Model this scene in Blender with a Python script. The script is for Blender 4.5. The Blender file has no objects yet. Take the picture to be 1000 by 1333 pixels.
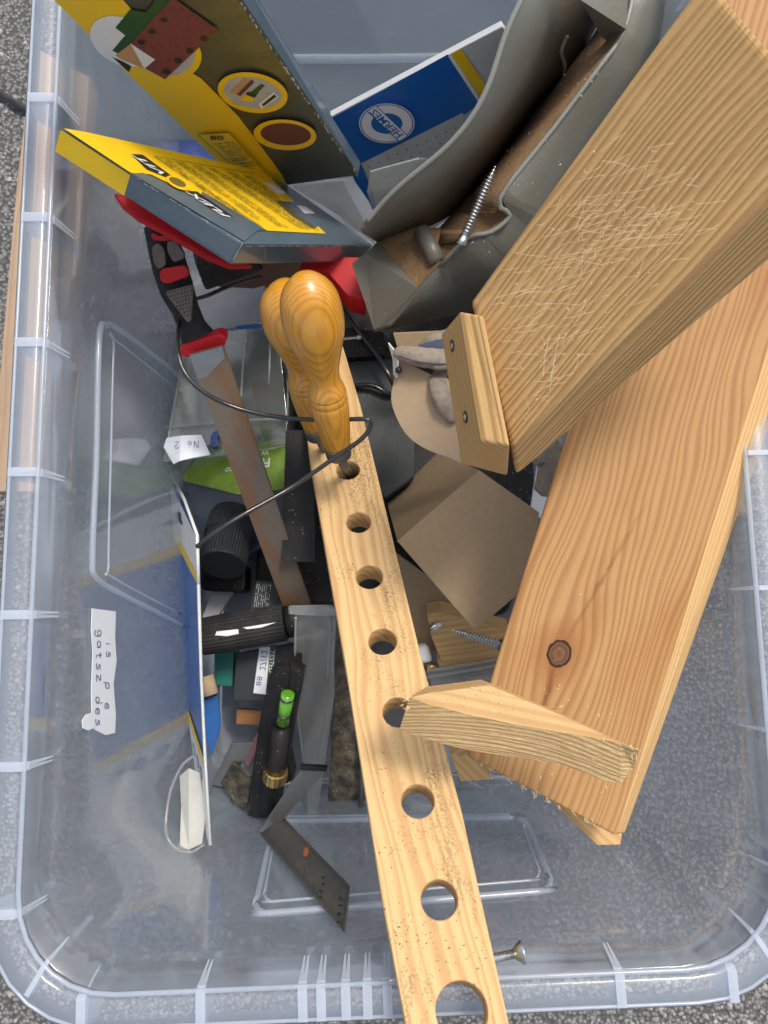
import bpy, bmesh, math, random
from mathutils import Vector, Matrix, noise
random.seed(7)
R = math.radians
SC = bpy.context.scene
COL = SC.collection

# ------------------------------------------------------------ camera, sky, sun
H = 0.68                       # camera height over the floor of the box
TILT = R(7.5)
F = 1000.0
cam = bpy.data.cameras.new('camera')
cam.sensor_fit = 'VERTICAL'; cam.sensor_height = 24.0; cam.lens = 24.0 * F / 1333.0
cam.clip_start = 0.01; cam.clip_end = 200
co = bpy.data.objects.new('camera', cam); COL.objects.link(co)
co.location = (0, 0, H); co.rotation_euler = (TILT, 0, 0)
cam.dof.use_dof = True; cam.dof.focus_distance = 0.43; cam.dof.aperture_fstop = 14.0
SC.camera = co
SUN_EL, SUN_AZ = R(62), R(35)      # azimuth from +Y (top of the picture), towards the left
w = bpy.data.worlds.new('World'); SC.world = w; w.use_nodes = True
nt = w.node_tree; bg = nt.nodes['Background']
sky = nt.nodes.new('ShaderNodeTexSky'); sky.sky_type = 'NISHITA'; sky.sun_disc = False
sky.sun_elevation = SUN_EL; sky.sun_rotation = SUN_AZ
sky.air_density = 1.0; sky.dust_density = 3.0; sky.ozone_density = 0.6
hs = nt.nodes.new('ShaderNodeHueSaturation'); hs.inputs['Saturation'].default_value = .55   # thin cloud cover
nt.links.new(sky.outputs[0], hs.inputs['Color']); nt.links.new(hs.outputs[0], bg.inputs[0]); bg.inputs[1].default_value = 0.15
sd = bpy.data.lights.new('sun', 'SUN'); sd.energy = 1.4; sd.angle = R(12); sd.color = (1, .93, .84)
so = bpy.data.objects.new('sun', sd); COL.objects.link(so)
sdir = Vector((math.sin(SUN_AZ) * math.cos(SUN_EL), math.cos(SUN_AZ) * math.cos(SUN_EL), math.sin(SUN_EL)))
so.rotation_euler = sdir.to_track_quat('Z', 'Y').to_euler()
so.location = (0, 0, 3)
SC.view_settings.view_transform = 'Standard'; SC.view_settings.look = 'None'
SC.view_settings.exposure = 0.62; SC.view_settings.gamma = 1
SC.render.engine = 'CYCLES'
SC.cycles.transparent_max_bounces = 32; SC.cycles.max_bounces = 8; SC.cycles.glossy_bounces = 5

# ------------------------------------------------------------ geometry helpers
EYE = Vector((0, 0, H))
AX = Vector((0, math.sin(TILT), -math.cos(TILT)))
UPV = Vector((0, math.cos(TILT), math.sin(TILT)))
def ray(x, y): return AX + Vector((1, 0, 0)) * ((x - 500) / F) - UPV * ((y - 666.5) / F)
def D(x, y, d): return EYE + ray(x, y) * d
def Z(x, y, z):
    r = ray(x, y); return EYE + r * ((z - H) / r.z)
def pts(l): return [Z(*p) for p in l]
class Plane:
    def __init__(s, a, b, c):
        s.p = a.copy(); s.n = (b - a).cross(c - a).normalized()
        if s.n.dot(EYE - a) < 0: s.n = -s.n
    def hit(s, x, y):
        r = ray(x, y); return EYE + r * ((s.p - EYE).dot(s.n) / r.dot(s.n))
def para(q, d1):
    """3-D corners of a parallelogram from four picture corners, first corner at depth d1"""
    r = [ray(*p) for p in q]
    # d1 r1 + d3 r3 = d2 r2 + d4 r4
    M = Matrix((( -r[2].x, r[1].x, r[3].x), (-r[2].y, r[1].y, r[3].y), (-r[2].z, r[1].z, r[3].z)))
    d3, d2, d4 = M.inverted() @ (r[0] * d1)
    return [EYE + r[0] * d1, EYE + r[1] * d2, EYE + r[2] * d3, EYE + r[3] * d4]
def newell(p):
    n = Vector()
    for i in range(len(p)):
        a, b = p[i], p[(i + 1) % len(p)]
        n += Vector(((a.y - b.y) * (a.z + b.z), (a.z - b.z) * (a.x + b.x), (a.x - b.x) * (a.y + b.y)))
    n.normalize(); return n
def frame(o, x, n):
    n = n.normalized(); x = (x - n * x.dot(n)).normalized(); y = n.cross(x)
    return Matrix(((x.x, y.x, n.x, o.x), (x.y, y.y, n.y, o.y), (x.z, y.z, n.z, o.z), (0, 0, 0, 1)))
WM = {}
def link(name, data, parent, M):
    o = bpy.data.objects.new(name, data); COL.objects.link(o)
    o.matrix_basis = M
    if parent is not None:
        o.parent = parent; o.matrix_parent_inverse = WM[parent.name].inverted()
    WM[o.name] = M.copy()
    return o
def tag(o, label, cat, group=None):
    o['label'] = label; o['category'] = cat
    if group: o['group'] = group
    return o
def thing(name, label, cat, loc, group=None):
    return tag(link(name, None, None, Matrix.Translation(loc)), label, cat, group)
def mesh_obj(name, verts, faces, mats, parent=None, M=None, bevel=0, mi=None, smooth=False, segs=2, subdiv=0, ang=30):
    verts = [Vector(v) for v in verts]
    if M is None:
        c = sum(verts, Vector()) / len(verts); M = Matrix.Translation(c)
    I = M.inverted()
    me = bpy.data.meshes.new(name)
    me.from_pydata([I @ v for v in verts], [], faces)
    if not isinstance(mats, (list, tuple)): mats = [mats]
    for m in mats: me.materials.append(m)
    if mi:
        for p, k in zip(me.polygons, mi): p.material_index = k
    bm = bmesh.new(); bm.from_mesh(me)
    bmesh.ops.recalc_face_normals(bm, faces=bm.faces)
    if bevel:
        es = [e for e in bm.edges if len(e.link_faces) == 2 and e.calc_face_angle() > R(ang)]
        bmesh.ops.bevel(bm, geom=es, offset=bevel, segments=segs, profile=.6, affect='EDGES', clamp_overlap=True)
    bm.to_mesh(me); bm.free()
    if smooth:
        for p in me.polygons: p.use_smooth = True
    o = link(name, me, parent, M)
    if subdiv:
        s = o.modifiers.new('s', 'SUBSURF'); s.levels = s.render_levels = subdiv
    return o
def prism(name, top, t, mats, parent=None, bevel=.0008, xdir=None, down=None, mi=None, planar=True, **k):
    """solid under a picture-facing polygon; t = thickness along its own normal (or 'down' vector)"""
    n = newell(top); c = sum(top, Vector()) / len(top)
    if n.dot(EYE - c) < 0: n = -n
    if planar and n.dot((EYE - c).normalized()) > .25:      # true up slightly warped outlines to one flat sheet
        q = []
        for p in top:
            d_ = p - EYE; q.append(EYE + d_ * ((c - EYE).dot(n) / d_.dot(n)))
        if max((a - b_).length for a, b_ in zip(q, top)) < .03: top = q
    off = (-n * t) if down is None else down
    if xdir is None:
        xdir = max(((top[i] - top[i - 1]) for i in range(len(top))), key=lambda v: v.length)
    N = len(top); v = list(top) + [p + off for p in top]
    f = [list(range(N)), list(range(2 * N - 1, N - 1, -1))] + [[i, i + N, (i + 1) % N + N, (i + 1) % N] for i in range(N)]
    return mesh_obj(name, v, f, mats, parent, frame(c, xdir, n), bevel, mi, **k)
def smooth_path(p, n=8, closed=False):
    out = []; N = len(p)
    rng = range(N if closed else N - 1)
    for i in rng:
        g = lambda j: p[j % N] if closed else p[max(0, min(N - 1, j))]
        a, b, c, d = g(i - 1), g(i), g(i + 1), g(i + 2)
        for k in range(n):
            t = k / n
            out.append(.5 * ((2 * b) + (c - a) * t + (2 * a - 5 * b + 4 * c - d) * t * t + (3 * b - a - 3 * c + d) * t ** 3))
    if not closed: out.append(p[-1].copy())
    return out
def round_poly(p, r, n=4):
    """round the corners of a polygon (any vectors)"""
    out = []; N = len(p)
    for i in range(N):
        a, b, c = p[i - 1], p[i], p[(i + 1) % N]
        u = (a - b); v = (c - b); q = min(r, u.length * .45, v.length * .45)
        s = b + u.normalized() * q; e = b + v.normalized() * q
        for k in range(n + 1):
            t = k / n; out.append(s * (1 - t) ** 2 + b * 2 * t * (1 - t) + e * t * t)
    return out
def tube(name, p, r, mat, parent=None, seg=10, closed=False, smooth=True, flat=None):
    """r float or list; flat=(normal, k) squashes the section along normal"""
    N = len(p); v = []; f = []; up = None
    for i in range(N):
        if closed: t = (p[(i + 1) % N] - p[i - 1]).normalized()
        else: t = (p[min(N - 1, i + 1)] - p[max(0, i - 1)]).normalized()
        if up is None: up = t.orthogonal().normalized()
        up = (up - t * up.dot(t)).normalized(); s = t.cross(up)
        rr = r[i] if isinstance(r, (list, tuple)) else r
        for k in range(seg):
            a = 2 * math.pi * k / seg; o = up * math.cos(a) * rr + s * math.sin(a) * rr
            if flat: o = o - flat[0] * o.dot(flat[0]) * (1 - flat[1])
            v.append(p[i] + o)
    for i in range(N if closed else N - 1):
        for k in range(seg):
            a = i * seg + k; b = i * seg + (k + 1) % seg; c = ((i + 1) % N) * seg
            f.append([a, b, c + (k + 1) % seg, c + k])
    if not closed:
        f.append(list(range(seg))[::-1]); f.append([(N - 1) * seg + k for k in range(seg)])
    return mesh_obj(name, v, f, mat, parent, smooth=smooth)
def lathe(name, p0, p1, prof, mat, parent=None, seg=32, flute=None):
    """prof: (distance fraction along p0->p1, radius)"""
    ax = (p1 - p0); L = ax.length; ax.normalize(); u = ax.orthogonal().normalized(); s = ax.cross(u)
    v = []; f = []
    for (q, r) in prof:
        for k in range(seg):
            a = 2 * math.pi * k / seg
            rr = max(r, 1e-5)
            if flute and flute[0] <= q <= flute[1]: rr *= (1 - .035 * (k % 2))
            v.append(p0 + ax * (q * L) + (u * math.cos(a) + s * math.sin(a)) * rr)
    for i in range(len(prof) - 1):
        for k in range(seg):
            f.append([i * seg + k, i * seg + (k + 1) % seg, (i + 1) * seg + (k + 1) % seg, (i + 1) * seg + k])
    f.append(list(range(seg))[::-1]); f.append([(len(prof) - 1) * seg + k for k in range(seg)])
    o = mesh_obj(name, v, f, mat, parent, frame(p0, ax, u), smooth=not flute)
    return o
def screw(name, head, tip, r, label, shank=.25, group=None, parent=None, headr=2.2):
    ax = (tip - head); L = ax.length; n = max(12, int(L * (1 - shank) / .0022))
    if parent is None:
        t = thing(name, label, 'screw', head, group)
    else: t = link(name, None, parent, Matrix.Translation(head))
    lathe('screw_head', head, head + ax.normalized() * r * 2, [(0, r * .3), (0, r * headr), (.12, r * headr), (1, r)], MT['zinc'], t, 20)
    prof = [(0, r)]; th = shank
    for i in range(n):
        a = shank + (1 - shank) * i / n; b = (1 - shank) / n; k = 1 if i < n - 5 else (n - i) / 5
        prof += [(a, r * .72 * k), (a + b * .42, r * .72 * k), (a + b * .6, r * 1.15 * k), (a + b * .75, r * 1.12 * k), (a + b * .92, r * .72 * k)]
    prof.append((1, 1e-5))
    lathe('threaded_shank', head + ax.normalized() * r, tip, prof, MT['zinc'], t, 14)
    return t
class Print:
    """flat printing laid on one face: collects inked shapes, one mesh per print"""
    def __init__(s, plane, off=.0004): s.pl = plane; s.v = []; s.f = []; s.mi = []; s.m = []; s.k = 0; s.off = off
    def _m(s, m):
        if m not in s.m: s.m.append(m)
        return s.m.index(m)
    def poly(s, p, m, new=True):
        if new: s.k += 1
        b = len(s.v); o = s.pl.n * (s.off + s.k * .00007)
        s.v += [s.pl.hit(*q) + o for q in p]; s.f.append(list(range(b, b + len(p)))); s.mi.append(s._m(m))
    def ell(s, cx, cy, a, b, m, rot=0, n=40):
        c, d = math.cos(R(rot)), math.sin(R(rot))
        s.poly([(cx + a * math.cos(t) * c - b * math.sin(t) * d, cy + a * math.cos(t) * d + b * math.sin(t) * c)
                for t in [2 * math.pi * i / n for i in range(n)]], m)
    def line(s, a, b, wd, m, new=True):
        dx, dy = b[0] - a[0], b[1] - a[1]; l = math.hypot(dx, dy) or 1; nx, ny = -dy / l * wd / 2, dx / l * wd / 2
        s.poly([(a[0] + nx, a[1] + ny), (b[0] + nx, b[1] + ny), (b[0] - nx, b[1] - ny), (a[0] - nx, a[1] - ny)], m, new)
    def text(s, txt, bl, br, up, m, mirror=False, shear=0, bold=0):
        """txt from bl to br (picture points), 'up' = vector from foot to cap height"""
        c = bpy.data.curves.new('t', 'FONT'); c.body = txt; c.resolution_u = 2; c.shear = shear; c.offset = bold
        o = bpy.data.objects.new('t', c); me = bpy.data.meshes.new_from_object(o)
        xs = [v.co.x for v in me.vertices]; ys = [v.co.y for v in me.vertices]
        if not xs: return
        x0, x1 = min(xs), max(xs); y0, y1 = min(ys), max(ys); s.k += 1
        b = len(s.v); off = s.pl.n * (s.off + s.k * .00007)
        for v in me.vertices:
            u = (v.co.x - x0) / (x1 - x0); q = (v.co.y - y0) / (y1 - y0)
            if mirror: u = 1 - u
            s.v.append(s.pl.hit(bl[0] + (br[0] - bl[0]) * u + up[0] * q, bl[1] + (br[1] - bl[1]) * u + up[1] * q) + off)
        k = s._m(m)
        for p in me.polygons: s.f.append([b + i for i in p.vertices]); s.mi.append(k)
        bpy.data.objects.remove(o); bpy.data.curves.remove(c); bpy.data.meshes.remove(me)
    def lines_of_type(s, bl, br, up, rows, m, wd=.55, fill=.8):
        """rows of tiny unreadable print"""
        for i in range(rows):
            t = (i + .5) / rows; a = (bl[0] + up[0] * t, bl[1] + up[1] * t); b = (br[0] + up[0] * t, br[1] + up[1] * t)
            u = 0.0
            while u < 1:
                l = random.uniform(.03, .09); e = min(1, u + l)
                if random.random() < fill:
                    s.line((a[0] + (b[0] - a[0]) * u, a[1] + (b[1] - a[1]) * u), (a[0] + (b[0] - a[0]) * e, a[1] + (b[1] - a[1]) * e), wd, m, False)
                u = e + .015
    def build(s, name, parent):
        return mesh_obj(name, s.v, s.f, s.m, parent, mi=s.mi)

GL = {'i': [[(.4, 0), (.45, .5)], [(.5, .72), (.52, .78)]], 's': [[(.8, .55), (.4, .6), (.25, .45), (.7, .28), (.75, .1), (.3, 0), (.1, .05)]],
      'p': [[(.2, .55), (.12, -.4)], [(.2, .4), (.55, .6), (.85, .4), (.7, .08), (.2, .05)]], 'e': [[(.15, .3), (.8, .35), (.6, .62), (.25, .5), (.15, .15), (.45, -.02), (.85, .08)]],
      'g': [[(.8, .5), (.4, .6), (.15, .3), (.4, .02), (.75, .2), (.8, .5), (.8, -.2), (.5, -.42), (.15, -.3)]], 'a': [[(.8, .5), (.35, .58), (.12, .25), (.4, 0), (.75, .2), (.8, .55), (.85, 0)]],
      't': [[(.45, .9), (.45, .1), (.7, 0)], [(.15, .6), (.8, .62)]], 'z': [[(.1, .6), (.8, .6), (.15, 0), (.9, .02)]], 'd': [[(.8, .3), (.4, .58), (.12, .25), (.4, 0), (.78, .2)], [(.78, 1), (.82, 0)]],
      'N': [[(.1, 0), (.15, 1), (.8, .05), (.85, 1)]], 'o': [[(.5, .55), (.15, .3), (.45, 0), (.8, .25), (.5, .55)]], '2': [[(.1, .8), (.5, 1), (.8, .75), (.15, .02), (.9, .05)]], '8': [[(.5, .5), (.2, .75), (.5, 1), (.8, .75), (.5, .5), (.15, .25), (.5, 0), (.85, .25), (.5, .5)]]}
def hand(pr, txt, a, b, up, m, wd=1.0):
    n = len(txt); dx, dy = (b[0] - a[0]) / n, (b[1] - a[1]) / n
    for k, ch in enumerate(txt):
        for st_ in GL.get(ch, []):
            q = smooth_path([Vector((x, y, 0)) for x, y in st_], 4) if len(st_) > 2 else [Vector((x, y, 0)) for x, y in st_]
            j = random.uniform(-.08, .08)
            P = [(a[0] + dx * (k + .1 + c.x * .8) + up[0] * (c.y + j), a[1] + dy * (k + .1 + c.x * .8) + up[1] * (c.y + j)) for c in q]
            for i in range(len(P) - 1): pr.line(P[i], P[i + 1], wd, m, False)

# ------------------------------------------------------------ materials
class NB:
    def __init__(s, name):
        s.m = bpy.data.materials.new(name); s.m.use_nodes = True; s.t = s.m.node_tree; s.t.nodes.clear()
        s.out = s.n('ShaderNodeOutputMaterial')
    def n(s, k, **a):
        x = s.t.nodes.new(k)
        for q, v in a.items(): setattr(x, q, v)
        return x
    def l(s, a, b): s.t.links.new(a, b)
    def setin(s, nd, i, v):
        if hasattr(v, 'is_linked') or isinstance(v, bpy.types.NodeSocket): s.l(v, nd.inputs[i])
        else: nd.inputs[i].default_value = v
    def math(s, op, a, b=0.0, c=None):
        x = s.n('ShaderNodeMath', operation=op); s.setin(x, 0, a); s.setin(x, 1, b)
        if c is not None: s.setin(x, 2, c)
        return x.outputs[0]
    def mix(s, f, a, b, mode='MIX'):
        x = s.n('ShaderNodeMix', data_type='RGBA', blend_type=mode); s.setin(x, 0, f); s.setin(x, 6, a); s.setin(x, 7, b); return x.outputs[2]
    def noise(s, vec, scale, detail=4, rough=.55, dim='3D', w=None):
        x = s.n('ShaderNodeTexNoise', noise_dimensions=dim); x.inputs['Scale'].default_value = scale
        x.inputs['Detail'].default_value = detail; x.inputs['Roughness'].default_value = rough
        if vec is not None: s.l(vec, x.inputs['Vector'])
        return x.outputs[0]
    def ramp(s, f, stops, interp='LINEAR'):
        x = s.n('ShaderNodeValToRGB'); x.color_ramp.interpolation = interp
        e = x.color_ramp.elements
        while len(e) < len(stops): e.new(.5)
        for i, (p, c) in enumerate(stops): e[i].position = p; e[i].color = c if len(c) == 4 else (*c, 1)
        s.l(f, x.inputs[0]); return x.outputs[0]
    def obj(s): return s.n('ShaderNodeTexCoord').outputs['Object']
    def mapv(s, vec, scale=(1, 1, 1), loc=(0, 0, 0), rot=(0, 0, 0)):
        x = s.n('ShaderNodeMapping'); s.l(vec, x.inputs[0]); x.inputs['Scale'].default_value = scale
        x.inputs['Location'].default_value = loc; x.inputs['Rotation'].default_value = rot; return x.outputs[0]
    def bump(s, h, dist, strength=1.0):
        x = s.n('ShaderNodeBump'); x.inputs['Distance'].default_value = dist; x.inputs['Strength'].default_value = strength
        s.l(h, x.inputs['Height']); return x.outputs[0]
    def pbsdf(s, col, rough=.5, metal=0, normal=None, coat=0, spec=.5, sheen=0):
        x = s.n('ShaderNodeBsdfPrincipled'); s.setin(x, 'Base Color', col if not isinstance(col, tuple) or len(col) == 4 else (*col, 1))
        s.setin(x, 'Roughness', rough); s.setin(x, 'Metallic', metal); x.inputs['Coat Weight'].default_value = coat
        x.inputs['Specular IOR Level'].default_value = spec; x.inputs['Sheen Weight'].default_value = sheen
        if normal is not None: s.l(normal, x.inputs['Normal'])
        s.l(x.outputs[0], s.out.inputs[0]); return x
MT = {}
def plain(name, col, rough=.5, metal=0, grime=.25, gcol=None, bump=.00015, coat=0, gscale=60, spec=.5, speck=0):
    """a real material: base colour with faint mottling, dust and fine relief"""
    b = NB(name); o = b.obj(); n1 = b.noise(o, gscale, 6, .65); n2 = b.noise(o, gscale * 9, 3)
    g = gcol or tuple(c * .55 + .02 for c in col)
    f = b.math('MULTIPLY', b.ramp(n1, [(.42, (0, 0, 0)), (.75, (1, 1, 1))]), grime)
    c = b.mix(f, (*col, 1), (*g, 1))
    if speck:
        v = b.n('ShaderNodeTexVoronoi'); v.inputs['Scale'].default_value = 420; b.l(o, v.inputs[0])
        k = b.math('MULTIPLY', b.math('MULTIPLY', b.math('LESS_THAN', v.outputs['Distance'], .22), b.math('GREATER_THAN', v.outputs['Color'], .7)), b.math('GREATER_THAN', n1, .5))
        c = b.mix(b.math('MULTIPLY', k, speck), c, (.45, .36, .24, 1))
    r = b.math('ADD', b.math('MULTIPLY', n1, .3), rough - .15)
    b.pbsdf(c, r, metal, b.bump(n2, bump), coat, spec)
    MT[name] = b.m; return b.m
def wood(name, light, dark, ring=260, warp=.004, knot=None, rough=.6, fuzzy=0, dirt=0, stretch=7, bumpd=.00025, seed=0, amber=0, sweep=.0):
    """sawn softwood, grain along local X; growth rings flow round a knot at knot=(x,y,radius)"""
    b = NB(name); o = b.obj(); sx = b.n('ShaderNodeSeparateXYZ'); b.l(o, sx.inputs[0]); X, Y, ZZ = sx.outputs
    low = b.noise(b.mapv(o, (6, 16, 16), (seed, 0, 0)), 1.0, 2)
    psi = b.math('ADD', Y, b.math('MULTIPLY', b.math('SUBTRACT', low, .5), warp * 4))
    psi = b.math('ADD', psi, b.math('MULTIPLY', ZZ, .75))
    if sweep: psi = b.math('ADD', psi, b.math('MULTIPLY', b.math('MULTIPLY', X, X), sweep))
    kn = None
    if knot:
        kx, ky, kr = knot
        dx = b.math('DIVIDE', b.math('SUBTRACT', X, kx), 2.6); dy = b.math('SUBTRACT', psi, ky)
        r2 = b.math('ADD', b.math('MULTIPLY', dx, dx), b.math('MULTIPLY', dy, dy))
        k = b.math('DIVIDE', kr * kr * 9, b.math('ADD', r2, kr * kr * 9))
        psi = b.math('SUBTRACT', psi, b.math('MULTIPLY', dy, b.math('MULTIPLY', k, .93)))
        ddx = b.math('SUBTRACT', X, kx); ddy = b.math('SUBTRACT', Y, ky)
        kn = b.math('SQRT', b.math('ADD', b.math('MULTIPLY', b.math('MULTIPLY', ddx, ddx), .7), b.math('MULTIPLY', ddy, ddy)))
        kn = b.math('ADD', kn, b.math('MULTIPLY', b.math('SUBTRACT', b.noise(o, 260, 3), .5), kr * .35))
    cmb = b.n('ShaderNodeCombineXYZ'); b.l(b.math('MULTIPLY', psi, 55), cmb.inputs[0]); b.l(b.math('MULTIPLY', X, .8), cmb.inputs[1])
    irr = b.noise(cmb.outputs[0], 1.0, 2)
    ph = b.math('FRACT', b.math('ADD', b.math('MULTIPLY', psi, ring), b.math('MULTIPLY', irr, 5)))
    lw = b.ramp(ph, [(0, (.15, .15, .15)), (.35, (0.05, .05, .05)), (.8, (1, 1, 1)), (.93, (.8, .8, .8)), (1, (.15, .15, .15))])
    fib = b.noise(b.mapv(o, (22, 900, 900), (seed * 3, 0, 0)), 1.0, 3, .6)
    blo = b.noise(b.mapv(o, (10, 30, 30), (seed + 5, 0, 0)), 1.0, 3)
    amp = b.math('ADD', .35, b.math('MULTIPLY', blo, .7))
    fac = b.math('MULTIPLY', lw, amp)
    c = b.mix(fac, (*light, 1), (*dark, 1))
    c = b.mix(b.math('MULTIPLY', b.math('SUBTRACT', fib, .35), .55), c, tuple(q * .62 for q in light) + (1,))
    if amber: c = b.mix(b.math('MULTIPLY', b.ramp(blo, [(.5, (0, 0, 0)), (.72, (1, 1, 1))]), amber), c, (dark[0] * 1.15, dark[1] * .95, dark[2] * .7, 1))
    if dirt:
        d = b.noise(b.mapv(o, (14, 30, 30), (seed + 9, 3, 0)), 1.0, 6, .75); d2 = b.noise(o, 700, 2)
        dm = b.math('MULTIPLY', b.ramp(d, [(.50, (0, 0, 0)), (.64, (1, 1, 1))]), b.ramp(d2, [(.42, (0, 0, 0)), (.6, (1, 1, 1))]))
        c = b.mix(b.math('MULTIPLY', dm, dirt), c, (.16, .105, .05, 1))
    h = b.math('ADD', b.math('MULTIPLY', fac, -.35 if not fuzzy else .8), b.math('MULTIPLY', fib, .5))
    if fuzzy:
        fz = b.noise(b.mapv(o, (160, 700, 400), (0, 0, 0), (0, 0, .35)), 1.0, 6, .75)
        fm = b.ramp(b.noise(o, 28, 3), [(.4, (0, 0, 0)), (.62, (1, 1, 1))])
        c = b.mix(b.math('MULTIPLY', b.math('MULTIPLY', fm, b.ramp(fz, [(.45, (0, 0, 0)), (.7, (1, 1, 1))])), .7 * fuzzy), c, (min(1, light[0] * 1.25), light[1] * 1.3, light[2] * 1.5, 1))
        h = b.math('ADD', h, b.math('MULTIPLY', fz, 1.2 * fuzzy))
    if knot:
        kr = knot[2]
        halo = b.math('SUBTRACT', 1, b.math('MINIMUM', 1, b.math('DIVIDE', kn, kr * 3)))
        wob = b.math('ADD', ddy, b.math('MULTIPLY', b.math('SUBTRACT', b.noise(o, 120, 3), .5), kr * .6))
        for (cx_, hl, wd_, am) in ((-3.4, 3.2, .38, .8), (7.5, 8, .30, .55)):
            wob2 = b.math('ADD', wob, b.math('MULTIPLY', b.math('MAXIMUM', ddx, 0), .22)) if cx_ > 0 else wob
            sx_ = b.math('MAXIMUM', 0, b.math('SUBTRACT', 1, b.math('DIVIDE', b.math('ABSOLUTE', b.math('SUBTRACT', ddx, cx_ * kr)), hl * kr)))
            sy_ = b.math('MAXIMUM', 0, b.math('SUBTRACT', 1, b.math('DIVIDE', b.math('ABSOLUTE', wob2), wd_ * kr)))
            c = b.mix(b.math('MULTIPLY', b.math('MULTIPLY', b.math('POWER', sx_, .5), sy_), am), c, (.15, .05, .02, 1))
        c = b.mix(b.math('MULTIPLY', halo, .8), c, (.27, .10, .03, 1))
        ins = b.ramp(b.math('DIVIDE', kn, kr * 2), [(0, (.12, .05, .02)), (.22, (.19, .09, .04)), (.3, (.1, .045, .02)), (.42, (.17, .075, .03)), (.47, (.02, .01, .006)), (.53, (.05, .02, .01)), (.6, (.25, .1, .03))])
        c = b.mix(b.math('LESS_THAN', kn, kr * 1.1), c, ins)
    b.pbsdf(c, b.math('ADD', rough, b.math('MULTIPLY', fib, .15)), 0, b.bump(h, bumpd), 0, .3)
    MT[name] = b.m; return b.m
def clear(name, tint=(.86, .9, .94), haze=.14, hcol=(.62, .7, .82), rough=.06, ior=1.5, scratch=.5, frost=0):
    """polypropylene film: lets light through, mirrors at glancing angles, with a milky scattering share"""
    b = NB(name); o = b.obj()
    tr = b.n('ShaderNodeBsdfTransparent'); tr.inputs[0].default_value = (*tint, 1)
    df = b.n('ShaderNodeBsdfDiffuse'); df.inputs[0].default_value = (*hcol, 1)
    tl = b.n('ShaderNodeBsdfTranslucent'); tl.inputs[0].default_value = (*hcol, 1)
    gl = b.n('ShaderNodeBsdfGlossy'); gl.inputs['Roughness'].default_value = rough
    sc = b.noise(b.mapv(o, (40, 40, 40)), 1.0, 8, .7)
    str_ = b.noise(b.mapv(o, (30, 900, 300), (0, 0, 0), (.3, .2, .7)), 1.0, 2, .6)
    bump = b.bump(b.math('ADD', b.math('MULTIPLY', sc, .6), b.math('MULTIPLY', b.noise(o, 14, 2), 3)), .0006, .35)
    b.l(bump, gl.inputs['Normal'])
    ge = b.n('ShaderNodeNewGeometry'); dt = b.n('ShaderNodeVectorMath', operation='DOT_PRODUCT'); b.l(ge.outputs['Incoming'], dt.inputs[0]); b.l(bump, dt.inputs[1])
    ic = b.math('SUBTRACT', 1, b.math('MINIMUM', 1, b.math('ABSOLUTE', dt.outputs['Value'])))
    f0 = ((ior - 1) / (ior + 1)) ** 2 * 1.15
    fz_ = b.math('ADD', f0, b.math('MULTIPLY', 1 - f0, b.math('POWER', ic, 4.3)))
    m1 = b.n('ShaderNodeMixShader'); m1.inputs[0].default_value = .5; b.l(df.outputs[0], m1.inputs[1]); b.l(tl.outputs[0], m1.inputs[2])
    hz = b.math('ADD', haze * .75, b.math('MULTIPLY', sc, haze * .5))
    hz = b.math('ADD', hz, b.math('MULTIPLY', b.ramp(str_, [(.66, (0, 0, 0)), (.72, (1, 1, 1))]), .10 * scratch))
    tro = tr.outputs[0]
    if frost:
        rf = b.n('ShaderNodeBsdfRefraction'); rf.inputs['IOR'].default_value = 1.02; rf.inputs['Roughness'].default_value = .55; rf.inputs[0].default_value = (*tint, 1)
        m0 = b.n('ShaderNodeMixShader'); m0.inputs[0].default_value = frost; b.l(tro, m0.inputs[1]); b.l(rf.outputs[0], m0.inputs[2]); tro = m0.outputs[0]
    m2 = b.n('ShaderNodeMixShader'); b.l(hz, m2.inputs[0]); b.l(tro, m2.inputs[1]); b.l(m1.outputs[0], m2.inputs[2])
    m3 = b.n('ShaderNodeMixShader'); b.l(fz_, m3.inputs[0]); b.l(m2.outputs[0], m3.inputs[1]); b.l(gl.outputs[0], m3.inputs[2])
    b.l(m3.outputs[0], b.out.inputs[0]); MT[name] = b.m; return b.m

PINE, PINED = (.62, .385, .17), (.43, .215, .075)
wood('pine_batten', (.66, .44, .20), (.46, .25, .095), ring=190, warp=.006, dirt=.85, seed=1, rough=.6)
wood('pine_rough', (.50, .31, .125), (.23, .11, .036), ring=300, warp=.004, fuzzy=.5, seed=2, rough=.75, bumpd=.0007, dirt=.15)
wood('pine_red', (.50, .285, .112), (.29, .13, .042), ring=290, warp=.006, knot=(-.0645, .0135, .0060), seed=4, rough=.5, amber=.5, bumpd=.00012)
wood('pine_pale', (.66, .43, .19), (.50, .27, .10), ring=210, warp=.002, seed=6, rough=.6, dirt=.2)
wood('pine_sawn', (.72, .49, .23), (.40, .23, .085), ring=330, warp=.005, seed=8, rough=.85, fuzzy=1, bumpd=.0009, sweep=5)
wood('pine_cleat', (.54, .34, .135), (.28, .14, .045), ring=330, warp=.002, seed=11, rough=.6, dirt=.3, bumpd=.0004)
wood('board_outside', (.42, .30, .2), (.33, .21, .13), ring=150, seed=13, rough=.8, dirt=.3)
wood('beech_varnish', (.63, .29, .018), (.42, .155, .008), ring=430, warp=.005, seed=3, rough=.22, bumpd=.00004)
for m in ('beech_varnish',):
    p = [n for n in MT[m].node_tree.nodes if n.type == 'BSDF_PRINCIPLED'][0]
    p.inputs['Coat Weight'].default_value = .7; p.inputs['Coat Roughness'].default_value = .12; p.inputs['Specular IOR Level'].default_value = .5
plain('box_yellow', (.85, .56, .01), .38, grime=.15, gcol=(.5, .3, .02), coat=.3)
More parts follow.
